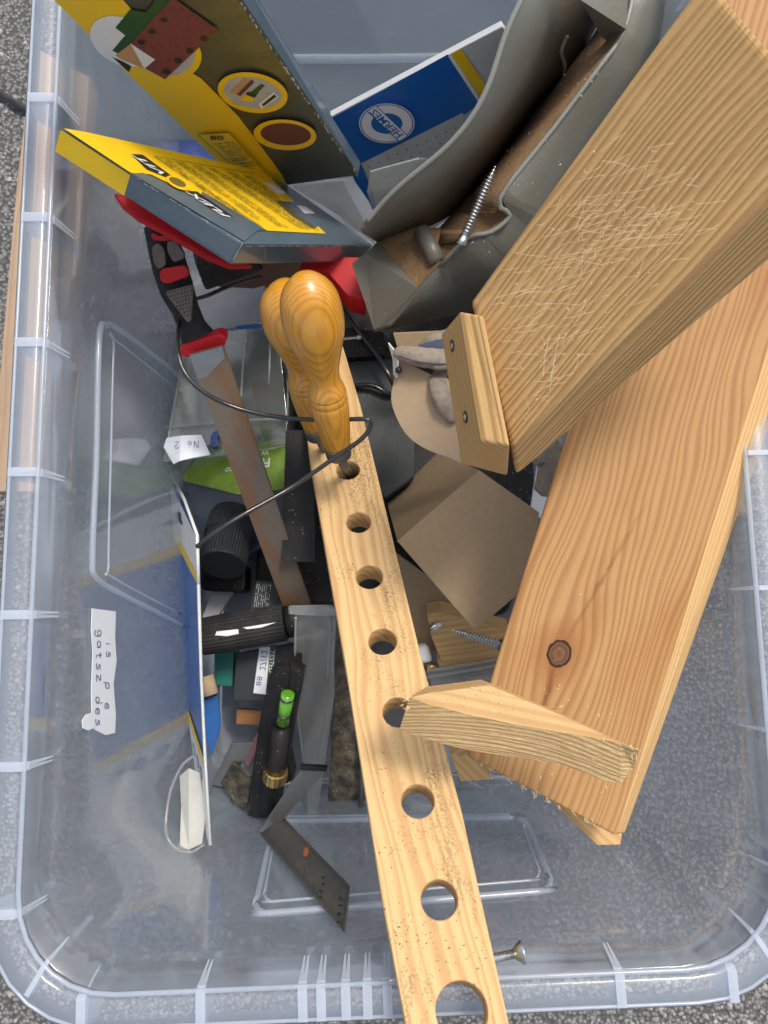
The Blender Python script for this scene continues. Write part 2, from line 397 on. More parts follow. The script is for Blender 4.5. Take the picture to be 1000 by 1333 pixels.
plain('box_gray', (.085, .125, .155), .32, grime=.3, gcol=(.15, .18, .2), coat=.4)
plain('box_olive', (.055, .058, .038), .36, grime=.4, gcol=(.1, .095, .06), coat=.3, gscale=30)
plain('ink_yellow', (.85, .54, .01), .4, grime=.12)
plain('ink_black', (.015, .015, .015), .45, grime=.1)
plain('ink_type', (.16, .11, .02), .5, grime=.1)
plain('ink_white', (.75, .75, .74), .45, grime=.12)
plain('ink_grey', (.42, .43, .44), .45, grime=.12)
plain('ink_blue', (.006, .115, .42), .35, grime=.12, coat=.3)
plain('ink_brown', (.12, .035, .025), .8, grime=.5, gcol=(.2, .07, .05), gscale=500)
plain('ink_red_grit', (.20, .045, .03), .8, grime=.6, gcol=(.09, .02, .015), gscale=400)
plain('ink_green', (.012, .075, .015), .5)
plain('ink_wood', (.5, .28, .12), .5)
plain('ink_pen', (.06, .08, .22), .6)
plain('worn_edge', (.6, .6, .58), .8, grime=.5, gscale=200)
plain('card_blue', (.008, .12, .42), .33, grime=.2, coat=.4)
plain('card_white', (.68, .68, .65), .5, grime=.2, gcol=(.5, .47, .4))
plain('card_dull', (.42, .42, .39), .7, grime=.5, gcol=(.3, .29, .26), gscale=40)
plain('card_grey', (.52, .53, .53), .5, grime=.3)
plain('trough_grey', (.135, .137, .115), .4, grime=.7, gcol=(.15, .11, .06), gscale=22, speck=.4, bump=.0003)
plain('trough_rust', (.24, .14, .062), .85, grime=.9, gcol=(.11, .075, .045), gscale=70, bump=.001, speck=.6)
plain('black_plastic', (.012, .012, .013), .5, spec=.22, grime=.25, gcol=(.07, .06, .05), speck=.5)
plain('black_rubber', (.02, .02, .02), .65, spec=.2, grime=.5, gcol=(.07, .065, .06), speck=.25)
plain('grid_rubber', (.15, .125, .10), .8, grime=.5, gcol=(.05, .045, .04), gscale=300)
plain('red_plastic', (.50, .008, .012), .5, spec=.3, grime=.25, gcol=(.25, .03, .03))
plain('dark_plastic', (.03, .036, .038), .5, spec=.3, grime=.4, gcol=(.02, .02, .02))
plain('navy_plastic', (.01, .025, .05), .35, grime=.3, gcol=(.03, .05, .07))
plain('lime_label', (.2, .33, .012), .45, grime=.8, gcol=(.05, .13, .01), gscale=50)
plain('teal_plastic', (.01, .16, .13), .4)
plain('blue_plastic', (.01, .04, .2), .3)
plain('orange_wood', (.3, .13, .04), .6)
plain('pink_plastic', (.42, .2, .22), .5)
plain('cardboard', (.36, .265, .16), .85, grime=.5, gcol=(.29, .2, .115), gscale=220, spec=.2)
plain('cardboard_pale', (.45, .34, .22), .85, grime=.4, gcol=(.36, .26, .16), gscale=160, spec=.2)
plain('paper', (.74, .76, .78), .7, grime=.2, gcol=(.6, .6, .6))
plain('cloth', (.40, .34, .27), .95, grime=.7, gcol=(.2, .165, .13), gscale=240, bump=.0012, spec=.1)
plain('cloth_blue', (.09, .10, .15), .95, grime=.5, gscale=200, bump=.001, spec=.1)
plain('leather', (.10, .045, .025), .6, grime=.5)
plain('steel', (.32, .32, .31), .42, metal=.85, grime=.5, gcol=(.2, .17, .13), gscale=40)
plain('steel_dark', (.12, .12, .112), .45, metal=.5, grime=.6, gcol=(.2, .15, .1), gscale=60, speck=.3)
plain('ferrule', (.14, .14, .135), .45, metal=.7, grime=.5)
plain('zinc', (.55, .56, .55), .28, metal=1, grime=.4, gcol=(.3, .28, .25))
plain('brass', (.6, .4, .14), .3, metal=1, grime=.3)
plain('vial_green', (.10, .33, .015), .15, grime=.1, coat=1)
plain('rust_spot', (.35, .1, .025), .8)
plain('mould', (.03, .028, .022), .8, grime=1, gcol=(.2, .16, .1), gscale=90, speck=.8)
plain('cable_black', (.008, .008, .008), .3, grime=.2, gcol=(.1, .1, .09), coat=.5, speck=.3)
plain('cap_black', (.016, .018, .02), .5, spec=.3, grime=.4)
plain('slate_card', (.08, .10, .11), .5, grime=.3)
# rusty rasp: rust in blotches over grey steel
b = NB('rasp_steel'); o = b.obj(); n1 = b.noise(b.mapv(o, (14, 40, 40)), 1.0, 6, .7); n2 = b.noise(o, 320, 4, .7)
wv = b.n('ShaderNodeTexWave'); wv.inputs['Scale'].default_value = 330; b.l(b.mapv(o, (1, 1, 1), (0, 0, 0), (0, 0, .9)), wv.inputs[0])
c = b.mix(b.ramp(n1, [(.44, (0, 0, 0)), (.62, (1, 1, 1))]), (.20, .17, .13, 1), (.25, .115, .045, 1))
c = b.mix(b.math('MULTIPLY', n2, .6), c, (.10, .08, .065, 1))
b.pbsdf(c, .6, .35, b.bump(b.math('ADD', b.math('MULTIPLY', wv.outputs[1], .4), n2), .0004)); MT['rasp_steel'] = b.m
# asphalt
b = NB('asphalt'); o = b.obj(); v = b.n('ShaderNodeTexVoronoi'); v.inputs['Scale'].default_value = 290; b.l(o, v.inputs[0])
v2 = b.n('ShaderNodeTexVoronoi'); v2.inputs['Scale'].default_value = 420; b.l(o, v2.inputs[0])
c = b.ramp(v.outputs['Color'], [(.15, (.20, .20, .19)), (.5, (.30, .295, .28)), (.9, (.42, .405, .375))])
gap = b.ramp(v.outputs['Distance'], [(.35, (0, 0, 0)), (.62, (1, 1, 1))])
c = b.mix(gap, c, (.08, .078, .074, 1)); c = b.mix(b.math('MULTIPLY', v2.outputs['Distance'], .5), c, (.16, .155, .148, 1))
hh = b.math('SUBTRACT', 1, v.outputs['Distance'])
b.pbsdf(c, .8, 0, b.bump(b.math('ADD', hh, b.math('MULTIPLY', b.noise(o, 900, 3), .5)), .0035), 0, .35); MT['asphalt'] = b.m
b = NB('stone_grey'); o = b.obj(); oi = b.n('ShaderNodeTexCoord').outputs['Object']
c = b.ramp(b.noise(oi, 90, 2), [(.35, (.14, .138, .13)), (.5, (.27, .265, .25)), (.66, (.42, .40, .37))]); b.pbsdf(c, .8, 0, b.bump(b.noise(oi, 700, 3), .0008)); MT['stone_grey'] = b.m

clear('bin_plastic', (.965, .972, .98), .21, (.62, .68, .76), .05, 1.8, frost=.18)
clear('bin_rim', (.95, .965, .985), .22, (.74, .80, .88), .12, 1.5)
clear('bin_bead', (.93, .95, .97), .5, (.72, .78, .86), .15, 1.45)
clear('bin_rib', (.95, .96, .97), .52, (.84, .88, .94), .15, 1.45)
clear('frosted_tub', (.9, .9, .88), .26, (.62, .60, .55), .12, 1.45)
clear('clear_box', (.93, .95, .94), .05, (.5, .54, .52), .08, 1.5)
clear('clear_edge', (.9, .92, .91), .3, (.62, .64, .62), .12, 1.45)
clear('smoky_box', (.85, .85, .83), .3, (.5, .49, .46), .1, 1.45)

# ------------------------------------------------------------ the setting: asphalt
g = 30
mesh_obj('ground', [(-g, -g, -.006), (g, -g, -.006), (g, g, -.006), (-g, g, -.006)], [(0, 1, 2, 3)], MT['asphalt'], M=Matrix.Identity(4))['kind'] = 'structure'
bm = bmesh.new()
def stone(bm, c, r):
    m = Matrix.Translation(c) @ Matrix.Rotation(random.random() * 6, 4, 'Z') @ Matrix.Diagonal((r * random.uniform(.7, 1.3), r * random.uniform(.7, 1.2), r * .55, 1))
    q = bmesh.ops.create_icosphere(bm, subdivisions=1, radius=1, matrix=m)
    for v in q['verts']: v.co += Vector([random.uniform(-.22, .22) * r for _ in range(3)])
for i in range(2600):
    k = random.random()
    if k < .4: x, y = random.uniform(-.44, -.27), random.uniform(-.2, .6)
    elif k < .7: x, y = random.uniform(-.4, .45), random.uniform(-.42, -.25)
    else: x, y = random.uniform(.2, .5), random.uniform(-.42, -.2)
    stone(bm, Vector((x, y, -.0062)), random.uniform(.0012, .0030))
me = bpy.data.meshes.new('gravel'); bm.to_mesh(me); bm.free(); me.materials.append(MT['stone_grey'])
o = bpy.data.objects.new('asphalt_chippings', me); COL.objects.link(o); o['kind'] = 'stuff'; o['label'] = 'pale stone chippings standing proud of the asphalt'

# ------------------------------------------------------------ the storage box
ZT = .28
top4 = [Z(18, 1300, ZT), Z(1024, 1256, ZT), Z(905, -190, ZT), Z(88, -190, ZT)]   # LL LR UR UL
cen = sum(top4, Vector()) / 4
INS = .030
def ring(z, grow, rad, n=7):
    """rounded rectangle at height z, grown outward by 'grow' from the top inner edge"""
    P = [Vector((p.x, p.y, 0)) for p in top4]; out = []
    N = 4; Q = []
    for i in range(N):
        a, b_, c_ = P[i - 1], P[i], P[(i + 1) % N]
        d1 = (b_ - a).normalized(); d2 = (c_ - b_).normalized()
        n1 = Vector((d1.y, -d1.x, 0)); n2 = Vector((d2.y, -d2.x, 0))
        k = grow / (1 + n1.dot(n2)); Q.append(b_ + (n1 + n2) * k)
    for i in range(N):
        a, b_, c_ = Q[i - 1], Q[i], Q[(i + 1) % N]
        u = (a - b_).normalized(); v = (c_ - b_).normalized()
        s = b_ + u * rad; e = b_ + v * rad; kk = .30
        for j in range(n + 1):
            t = j / n; p = s * (1 - t) ** 3 + (s - u * rad * .56) * 3 * t * (1 - t) ** 2 + (e - v * rad * .56) * 3 * t * t * (1 - t) + e * t ** 3
            out.append(Vector((p.x, p.y, z)))
    return out
bin_ = thing('storage_box', 'large clear plastic storage box holding all the tools and wood, standing on asphalt', 'storage box', Vector((cen.x, cen.y, 0)))
def loft(name, rings, mat, parent, cap=False, solid=.0018):
    n = len(rings[0]); v = [p for r_ in rings for p in r_]; f = []
    for i in range(len(rings) - 1):
        for k in range(n): f.append([i * n + k, i * n + (k + 1) % n, (i + 1) * n + (k + 1) % n, (i + 1) * n + k])
    if cap: f.append(list(range(n))[::-1])
    o = mesh_obj(name, v, f, mat, parent)
    for p in o.data.polygons: p.use_smooth = len(p.vertices) == 4
    if solid:
        s = o.modifiers.new('thick', 'SOLIDIFY'); s.thickness = solid; s.offset = 0
    return o
def walls(t): # t 0 floor .. 1 top
    return -INS * (1 - t)
rs = [ring(.002, -INS - .012, .035), ring(.004, -INS - .005, .04), ring(.012, -INS, .045)]
for i in range(1, 8):
    t = i / 7; rs.append(ring(.012 + (ZT - .014) * t, -INS * (1 - t), 0.043 + .0075 * t))
loft('box_body', rs, MT['bin_plastic'], bin_, cap=True, solid=.0016)
rr = .05
loft('rim_flange', [ring(ZT - .001, .0012, rr), ring(ZT + .001, .004, rr), ring(ZT + .001, .0135, rr + .008), ring(ZT - .001, .0165, rr + .01), ring(ZT - .016, .0185, rr + .012), ring(ZT - .0175, .0235, rr + .015)], MT['bin_rim'], bin_, solid=.0014)
tube('rim_inner_bead', ring(ZT + .0005, .0, rr - .001), .0013, MT['bin_bead'], bin_, 8, True)
tube('rim_middle_bead', ring(ZT + .0018, .0145, rr + .009), .0009, MT['bin_bead'], bin_, 8, True)
tube('rim_outer_bead', ring(ZT - .0180, .024, rr + .015), .0010, MT['bin_bead'], bin_, 8, True)
def edge_frame(px, py, side):
    p = Z(px, py, ZT); i = {'front': 0, 'right': 1, 'back': 2, 'left': 3}[side]
    a = top4[i]; b_ = top4[(i + 1) % 4]; d = (b_ - a).normalized(); n = Vector((d.y, -d.x, 0))
    q = a + d * (p - a).dot(d); return q, d, n
def rib(q, d, n, th=.0022, drop=.043):
    s = ZT
    prof = [(.0016, s - .002), (.0155, s - .002), (.0172, s - .015), (-.0005, s - drop)]
    v = []
    for e in (-th / 2, th / 2):
        for (a, z) in prof: v.append(Vector((q.x, q.y, 0)) + d * e + n * a + Vector((0, 0, z)))
    f = [[0, 1, 2, 3], [7, 6, 5, 4]] + [[i, i + 4, (i + 1) % 4 + 4, (i + 1) % 4] for i in range(4)]
    b0 = len(v)          # raised welt over the flange, running down the inner edge to a point
    for (a, z, t_) in ((-.0052, s - .020, .0004), (-.0018, s - .001, .0011), (.0010, s + .0026, .0013), (.0150, s + .0028, .0013), (.0200, s - .0125, .0011)):
        for e in (-t_, t_):
            for dz in (0, -.0014): v.append(Vector((q.x, q.y, 0)) + d * e + n * a + Vector((0, 0, z + dz)))
    for k in range(4):
        o_ = b0 + 4 * k; w2 = o_ + 4
        f += [[o_, o_ + 2, w2 + 2, w2], [o_ + 1, w2 + 1, w2 + 3, o_ + 3], [o_, w2, w2 + 1, o_ + 1], [o_ + 2, o_ + 3, w2 + 3, w2 + 2]]
    f += [[b0, b0 + 1, b0 + 3, b0 + 2], [b0 + 16, b0 + 18, b0 + 19, b0 + 17]]
    mesh_obj('rim_rib', v, f, MT['bin_rib'], bin_)
for y in (-40, 130, 285, 447, 615, 800, 997, 1188):
    for e in (-2.6, 2.6): rib(*edge_frame(45, y + e, 'left'), th=.0020)
for x in (108, 262, 394, 418, 450, 478, 504, 806, 952):
    for e in (-2.6, 2.6): rib(*edge_frame(x + e, 1280, 'front'), th=.0020)
for y in (-60, 120, 300, 450, 590, 765, 950, 1130): rib(*edge_frame(1000, y, 'right'), th=.002)
for x in (150, 300, 420, 560, 700, 850): rib(*edge_frame(x, -190, 'back'), th=.002)
for i in (0, 1, 2, 3):
    c = top4[i]; d = (Vector((cen.x, cen.y, ZT)) - c); d.z = 0; d.normalize()
    rg = ring(ZT, 0, rr); j = i * 8 + 4; q = (rg[j] + rg[j - 1]) / 2; rib(q, Vector((-d.y, d.x, 0)), -d, th=.003, drop=.06)
# wall planes for beads and stickers
def wallplane(side):
    i = {'front': 0, 'right': 1, 'back': 2, 'left': 3}[side]
    a, b_ = top4[i], top4[(i + 1) % 4]; d = (b_ - a).normalized(); n = Vector((d.y, -d.x, 0))
    c = a - n * INS; c.z = .012
    return Plane(a, b_, c)
PF, PL, PB, PR = wallplane('front'), wallplane('left'), wallplane('back'), wallplane('right')
def bead(name, plane, p, r, closed=False, mat='bin_bead', n=6):
    q = smooth_path([plane.hit(*c) + plane.n * .0006 for c in p], n, closed); tube(name, q, r, MT[mat], bin_, 8, closed)
def rpath(c, r):
    v = [Vector((x, y, 0)) for x, y in c]; return [(p.x, p.y) for p in round_poly(v, r, 5)]
bead('front_panel_bead', PF, rpath([(357, 1070), (330, 1192), (722, 1160), (684, 1065)], 22), .0022, True, n=2)
bead('front_panel_bead', PF, rpath([(363, 1064), (342, 1176), (706, 1146), (676, 1061)], 18), .0010, True, n=2)
bead('left_panel_bead', PL, [(250, 505), (200, 462), (152, 428), (138, 424), (128, 440), (124, 600), (119, 720), (124, 752), (160, 775), (200, 795), (238, 815)], .0021)
bead('left_panel_bead', PL, [(246, 520), (152, 445), (147, 452), (143, 600), (140, 735), (146, 752), (236, 800)], .0009)
bead('back_panel_bead', PB, [(378, 76), (480, 76), (600, 74), (690, 72)], .0035)
# moulded lettering on the front rim, and the pen-marked sticker seen on the left wall
pr = Print(Plane(*[Z(100, 1320, ZT + .0026), Z(300, 1320, ZT + .0026), Z(200, 1290, ZT + .0026)]))
pr.text('wham', (252, 1322), (136, 1328), (0, -12), MT['bin_rim'], False); pr.build('moulded_lettering', bin_)
st = [(120, 792), (151, 796), (150, 830), (152, 860), (148, 890), (151, 930), (150, 954), (138, 957), (120, 948), (119, 900), (121, 850), (119, 820)]
sk = thing('handwritten_sticker', 'curling white sticker with handwriting on the left wall of the clear box', 'sticker', PL.hit(135, 870))
PLs = Plane(PL.p + PL.n * .0015, PL.p + PL.n * .0015 + Vector((0, .1, 0)).cross(PL.n), PL.p + PL.n * .0015 + PL.n.orthogonal()) 
class Off:  # plane pushed off by d
    def __init__(s, pl, d): s.p = pl.p + pl.n * d; s.n = pl.n
    hit = Plane.hit
pls = Off(PL, .0016)
prism('paper_strip', [pls.hit(*p) for p in st], .0003, MT['paper'], sk, bevel=0)
prism('curled_corner', [Off(PL, .003).hit(*p) for p in [(119, 928), (112, 930), (107, 938), (108, 948), (116, 951), (124, 946)]], .0003, MT['paper'], sk, bevel=0)
pr = Print(pls, .0003)
hand(pr, "is  p e", (138, 832), (136, 926), (8, 0), MT['ink_pen'])
hand(pr, "gatsz des", (126, 817), (124, 948), (8, 0), MT['ink_pen'])
pr.build('handwriting', sk)

# things outside the box
ob = thing('wooden_board', 'pale wooden board lying on the asphalt beyond the left wall of the box', 'board', Z(60, 300, 0))
prism('board_plank', pts([(44, 60, .12), (116, 100, .12), (104, 300, .12), (62, 540, .12), (50, 640, .12), (-14, 640, .12), (22, 235, .12)]), .02, MT['board_outside'], ob, bevel=.001)
tag(tube('outdoor_cable', smooth_path(pts([(-60, 95, 0), (-10, 115, 0), (30, 140, .0), (60, 150, .0), (110, 190, .0)]), 6), .0035, MT['cable_black']), 'black cable running over the asphalt beside the left rim of the box', 'cable')

# ------------------------------------------------------------ timber
# long batten with a row of holes
bl = pts([(378, 425, .100), (440, 425, .100), (676, 1375, .318), (538, 1375, .318)])
A0 = (bl[0] + bl[1]) / 2; A1 = (bl[2] + bl[3]) / 2; wA = .0465
bpl = Plane(bl[0], bl[1], (bl[2] + bl[3]) / 2)
def plate(name, plane, outline, holes, t, mats, parent, xdir, bev=.0006, M=None):
    """flat solid with round holes; outline and holes given as picture points on 'plane'"""
    o3 = [plane.hit(*p) for p in outline]; c = sum(o3, Vector()) / len(o3)
    M = frame(c, xdir, plane.n); I = M.inverted()
    cu = bpy.data.curves.new('c', 'CURVE'); cu.dimensions = '2D'; cu.fill_mode = 'BOTH'; cu.extrude = t / 2 - bev; cu.bevel_depth = bev; cu.bevel_resolution = 1
    cu.offset = -bev
    def spl(l):
        s = cu.splines.new('POLY'); s.points.add(len(l) - 1)
        for k, p in enumerate(l): s.points[k].co = (p.x, p.y, 0, 1)
        s.use_cyclic_u = True
    spl([I @ p for p in o3])
    for (x, y, r) in holes:
        h = I @ plane.hit(x, y); spl([Vector((h.x + r * math.cos(2 * math.pi * i / 36), h.y + r * math.sin(2 * math.pi * i / 36), 0)) for i in range(36)])
    ob_ = bpy.data.objects.new('c', cu); me = bpy.data.meshes.new_from_object(ob_)
    bpy.data.objects.remove(ob_); bpy.data.curves.remove(cu)
    for v in me.vertices: v.co.z -= t / 2
    me.materials.clear()
    for m in mats: me.materials.append(m)
    me.name = name
    return link(name, me, parent, M), M
bat = thing('drilled_batten', 'long pale pine batten with a row of drilled holes leaning over the front rim', 'batten', A1)
holes = []
for (x, y, r) in [(453, 612, 15), (467, 680, 16), (481, 751, 17.5), (498, 835, 18.5), (518, 927, 20), (544, 1043, 21.5), (572, 1171, 24), (601, 1316, 34)]:
    d = (bpl.hit(x, y) - EYE).dot(AX); holes.append((x, y, r * d / 1000 * 1.0))
o, MB_ = plate('batten', bpl, [(384, 425), (439, 425), (470, 530), (546, 845), (602, 1060), (672, 1375), (536, 1375), (499, 1180), (452, 880), (402, 590)], holes, .017, [MT['pine_batten']], bat, A1 - A0)
dp = lambda x, y, off: bpl.hit(x, y) + bpl.n * off
screw('wood_screw', dp(684, 1237, -.008), dp(506, 1275, -.008), .0022, 'long silver screw driven sideways through the lower end of the drilled batten', shank=.62, headr=2.4)
# bits of dirt and chaff on the batten
def inside(x, y, P):
    c = False
    for i in range(len(P)):
        (x1, y1), (x2, y2) = P[i - 1], P[i]
        if (y1 > y) != (y2 > y) and x < (x2 - x1) * (y - y1) / (y2 - y1) + x1: c = not c
    return c
CLIP = {'sb': [(622, 400), (655, 345), (912, 0), (1000, 20), (1000, 235), (690, 545), (668, 560)], 'brd': [(612, 985), (735, 1050), (798, 1086), (915, 690), (990, 440), (745, 580)],
        'bat': [(388, 430), (437, 430), (470, 540), (545, 850), (600, 1065), (668, 1370), (538, 1370), (500, 1180), (453, 880), (404, 590)]}
def crumbs(name, parent, plane, spots, mat, n, size, lift=.0003, clip=None):
    v = []; f = []
    for i in range(n):
        (x, y, s) = random.choice(spots); x += random.gauss(0, s); y += random.gauss(0, s)
        if clip and not inside(x, y, CLIP[clip]): continue
        c = plane.hit(x, y) + plane.n * lift
        r_ = size * random.uniform(.4, 1.2); b_ = len(v)
        for k in range(4): v.append(c + Vector([random.uniform(-r_, r_) for _ in range(3)]))
        f += [[b_, b_ + 1, b_ + 2], [b_, b_ + 2, b_ + 3], [b_, b_ + 3, b_ + 1], [b_ + 1, b_ + 3, b_ + 2]]
    o = mesh_obj(name, v, f, mat, parent); o['kind'] = 'stuff'; return o

# lower board with knot
cb = [Z(608, 985, .235), Z(800, 1090, .245), Z(1038, 330, .30), Z(830, 290, .29)]
PC = Plane(cb[0], cb[1], Z(990, 420, .295))
brd = thing('knotted_board', 'wide reddish pine board with a dark knot, propped under the sawn block', 'board', PC.hit(700, 1030))
# face plus pale edge strip built from measured corners
face = [(608, 985), (735, 1052), (800, 1090), (905, 800), (1000, 470), (1130, 30), (1150, -40), (938, -40), (740, 575)]
outer = {(800, 1090): (808, 1092), (905, 800): (938, 700), (1000, 470): (1040, 400)}
xC = PC.hit(1110, 0) - PC.hit(780, 1050)
tC = .022
topf = [PC.hit(*p) for p in [(608, 985), (735, 1052), (800, 1088), (1150, -40), (926, -40)]]
sideoff = PC.n * -tC
lowR = [Z(812, 1090, .222), Z(1190, -40, .33)]
n_ = PC.n
v = topf + [topf[0] + sideoff, topf[1] + sideoff, D(814, 1086, (topf[2] - EYE).dot(AX) + .010), D(1215, -40, (topf[3] - EYE).dot(AX) + .012), topf[4] + sideoff]
f = [[0, 1, 2, 3, 4], [9, 8, 7, 6, 5]] + [[i, i + 5, (i + 1) % 5 + 5, (i + 1) % 5] for i in range(5)]
cc = sum(topf, Vector()) / 5
knot3 = PC.hit(728, 851)
MC = frame(knot3 + xC.normalized() * .0645 - n_.cross(xC.normalized()) * .0135, xC, n_)
mesh_obj('board', v, f, [MT['pine_red'], MT['pine_pale']], brd, MC, .0018, [0, 0, 0, 0, 1, 0, 0], segs=3)
# foot block under the board end
prism('end_batten', pts([(715, 1040, .205), (778, 1101, .205), (808, 1100, .205), (812, 1075, .205), (770, 1040, .205)]), .02, MT['pine_pale'], brd, .001)

# the half-moon bracket standing on the board
hm = thing('half_moon_bracket', 'pale half-moon wood offcut lying across the drilled batten and the knotted board', 'offcut', Z(700, 950, .28))
tp = [(534, 907), (560, 902), (600, 897), (637, 892), (735, 933), (832, 977), (790, 963), (740, 955), (700, 948), (650, 938), (600, 928), (560, 918)]
lo = [(520, 950), (548, 960), (575, 968), (606, 976), (640, 981), (672, 986), (700, 990), (728, 995), (760, 1006), (784, 1015), (808, 1020), (824, 1002), (832, 979)]
up_ = [(533, 908), (555, 916), (580, 922), (606, 929), (635, 935), (665, 942), (700, 948), (728, 953), (755, 957), (782, 962), (808, 968), (824, 973), (832, 977)]
back = [(735, 933), (637, 892), (600, 897), (560, 902)]
zt = lambda x: .325 + (x - 520) * .00002
T = [Z(x, y, zt(x)) for x, y in up_]; L_ = [Z(x, y, zt(x) - .014) for x, y in lo]; B_ = [Z(x, y, zt(x) + .001) for x, y in back]
BL_ = [p - Vector((0, 0, .03)) for p in B_]
v = T + L_ + B_ + BL_; n = len(T); nb = n * 2
f = [list(range(n)) + [nb + i for i in range(4)]]
f += [[i, i + 1, n + i + 1, n + i] for i in range(n - 1)]
f += [[n + i for i in range(n)][::-1] + [nb + 7, nb + 6, nb + 5, nb + 4]]
f += [[nb + i, nb + i + 1, nb + 4 + i + 1, nb + 4 + i] for i in range(3)]
f += [[n - 1, nb, nb + 4, 2 * n - 1], [0, nb + 3, nb + 7, n]]
for k in range(len(f)): pass
mesh_obj('offcut', v, f, [MT['pine_pale'], MT['pine_sawn']], hm, frame(T[6], T[10] - T[2], Vector((0, 0, 1))), .0009, [0] + [1] * (n - 1) + [0] * 6)

# sawn block with screwed cleat
sb = thing('sawn_block', 'thick rough-sawn pine block at the top right with a cleat screwed to its end', 'timber', Z(660, 600, .27))
dT = [D(612, 392, .345), D(666, 582, .335), D(1090, 172, .265), D(918, -31, .275)]
dB = [D(640, 440, .37), D(672, 621, .362), D(1128, 232, .292), D(940, 10, .31)]
v = dT + dB; f = [[0, 1, 2, 3], [7, 6, 5, 4], [0, 4, 5, 1], [1, 5, 6, 2], [2, 6, 7, 3], [3, 7, 4, 0]]
PBk = Plane(dT[0], dT[1], dT[3])
mesh_obj('block', v, f, MT['pine_rough'], sb, frame(sum(dT, Vector()) / 4, dT[2] - dT[1], PBk.n), .003, segs=4)
cT = [D(599, 404, .336), D(629, 411, .330), D(664, 581, .324), D(627, 574, .328)]
cB = [D(574, 434, .366), D(640, 430, .375), D(661, 620, .362), D(600, 604, .362)]
cl = mesh_obj('cleat', cT + cB, f, MT['pine_cleat'], sb, frame(sum(cT + cB, Vector()) / 8, cT[2] - cT[1], (cT[1] - cT[0]).cross(cT[2] - cT[0])), .0016, segs=3)
cln = (cT[3] - cT[0]).cross(cB[0] - cT[0]).normalized()
if cln.dot(EYE - cT[0]) < 0: cln = -cln
pcl = Plane(cT[0], cT[3], cB[0])
for (x, y) in ((589, 450), (606, 543)):
    h = pcl.hit(x, y); c_ = link('countersunk_screw', None, sb, Matrix.Translation(h))
    lathe('screw_hole', h + pcl.n * .0004, h - pcl.n * .003, [(0, .0026), (.05, .0028), (.3, .0022)], MT['ink_black'], c_, 16)
    lathe('screw_head', h + pcl.n * .0007, h - pcl.n * .002, [(0, .0004), (.05, .0016), (.4, .0018), (1, .001)], MT['zinc'], c_, 10)
# sawn fibres and splinters standing on the block
def fibres(name, parent, plane, n, spots, mat, lmin, lmax, lift, w_=.00018, ang=None, curl=.3, spread=.5):
    v = []; f = []
    for i in range(n):
        x, y, s = random.choice(spots); x += random.gauss(0, s); y += random.gauss(0, s)
        a = random.uniform(0, math.pi) if ang is None else random.gauss(ang, spread); L = random.uniform(lmin, lmax)
        dx, dy = math.cos(a), math.sin(a); q = []
        if parent is sb and not (inside(x, y, CLIP['sb']) and inside(x + dx * L, y + dy * L, CLIP['sb'])): continue
        bx, by = random.uniform(-curl, curl), 0
        for k in range(4):
            t = k / 3; z_ = lift * (math.sin(t * math.pi) * random.uniform(.3, 1) + .15)
            q.append(plane.hit(x + dx * L * t - dy * L * bx * math.sin(t * 3), y + dy * L * t + dx * L * bx * math.sin(t * 3)) + plane.n * z_)
        for k in range(3):
            a_, b_ = q[k], q[k + 1]; s_ = (b_ - a_).cross(plane.n).normalized() * w_; b0 = len(v)
            v += [a_ + s_, a_ - s_, b_ - s_, b_ + s_, (a_ + b_) / 2 + plane.n * w_]
            f += [[b0, b0 + 1, b0 + 2, b0 + 3], [b0, b0 + 4, b0 + 1], [b0 + 2, b0 + 4, b0 + 3]]
    o = mesh_obj(name, v, f, mat, parent); o['kind'] = 'stuff'; return o
plain('fibre', (.78, .60, .36), .8, grime=.2)
fz = [(720, 340, 40), (690, 380, 35), (760, 300, 40), (780, 330, 45), (690, 450, 40), (800, 260, 40), (740, 480, 30), (840, 300, 40)]
fibres('sawn_fibres', sb, PBk, 170, fz, MT['fibre'], 10, 46, .00025, .00008, ang=-.22, curl=.06, spread=.2)
fibres('crossing_scratches', sb, PBk, 110, fz, MT['fibre'], 8, 34, .00025, .00008, ang=-.95, curl=.06, spread=.3)
fibres('loose_fibres', sb, PBk, 50, fz, MT['fibre'], 3, 10, .0006, .00009)
fibres('long_splinters', sb, PBk, 9, [(722, 440, 8), (700, 500, 12)], MT['fibre'], 50, 130, .0003, .00012, ang=1.72, curl=.02, spread=.05)
crumbs('sawdust', sb, PBk, [(700, 560, 20), (800, 420, 60), (720, 520, 30), (740, 470, 60), (760, 330, 60)], MT['fibre'], 420, .00045, .0003, 'sb')
crumbs('dirt_specks', bat, bpl, [(420, 650, 18), (440, 740, 18), (500, 1000, 14), (425, 600, 10), (455, 745, 6), (515, 1225, 14), (530, 1080, 14), (530, 1210, 16), (520, 1100, 20), (620, 1250, 20), (450, 900, 30), (520, 700, 20), (560, 1240, 30)], MT['mould'], 620, .0005, .0002, 'bat')
crumbs('sawdust', brd, PC, [(800, 1000, 30), (700, 800, 60), (850, 700, 60), (720, 870, 20), (760, 960, 25)], MT['fibre'], 130, .0005, .0003, 'brd')
fibres('torn_fibres', hm, Plane(T[0], T[-1], B_[1]), 60, [(600, 898, 12), (640, 900, 12), (530, 915, 5), (760, 960, 30), (825, 975, 5)], MT['fibre'], 2, 8, .0012, .00012)
fibres('torn_edge', brd, PC, 34, [(640, 1001, 1.5), (660, 1012, 1.5), (680, 1022, 1.5), (710, 1038, 1.5), (745, 1056, 1.5), (780, 1076, 1.5), (625, 993, 2), (728, 1047, 2), (695, 1030, 2), (765, 1067, 2)], MT['fibre'], 3, 9, .0005, .00016, ang=1.15, spread=.3, curl=.05)

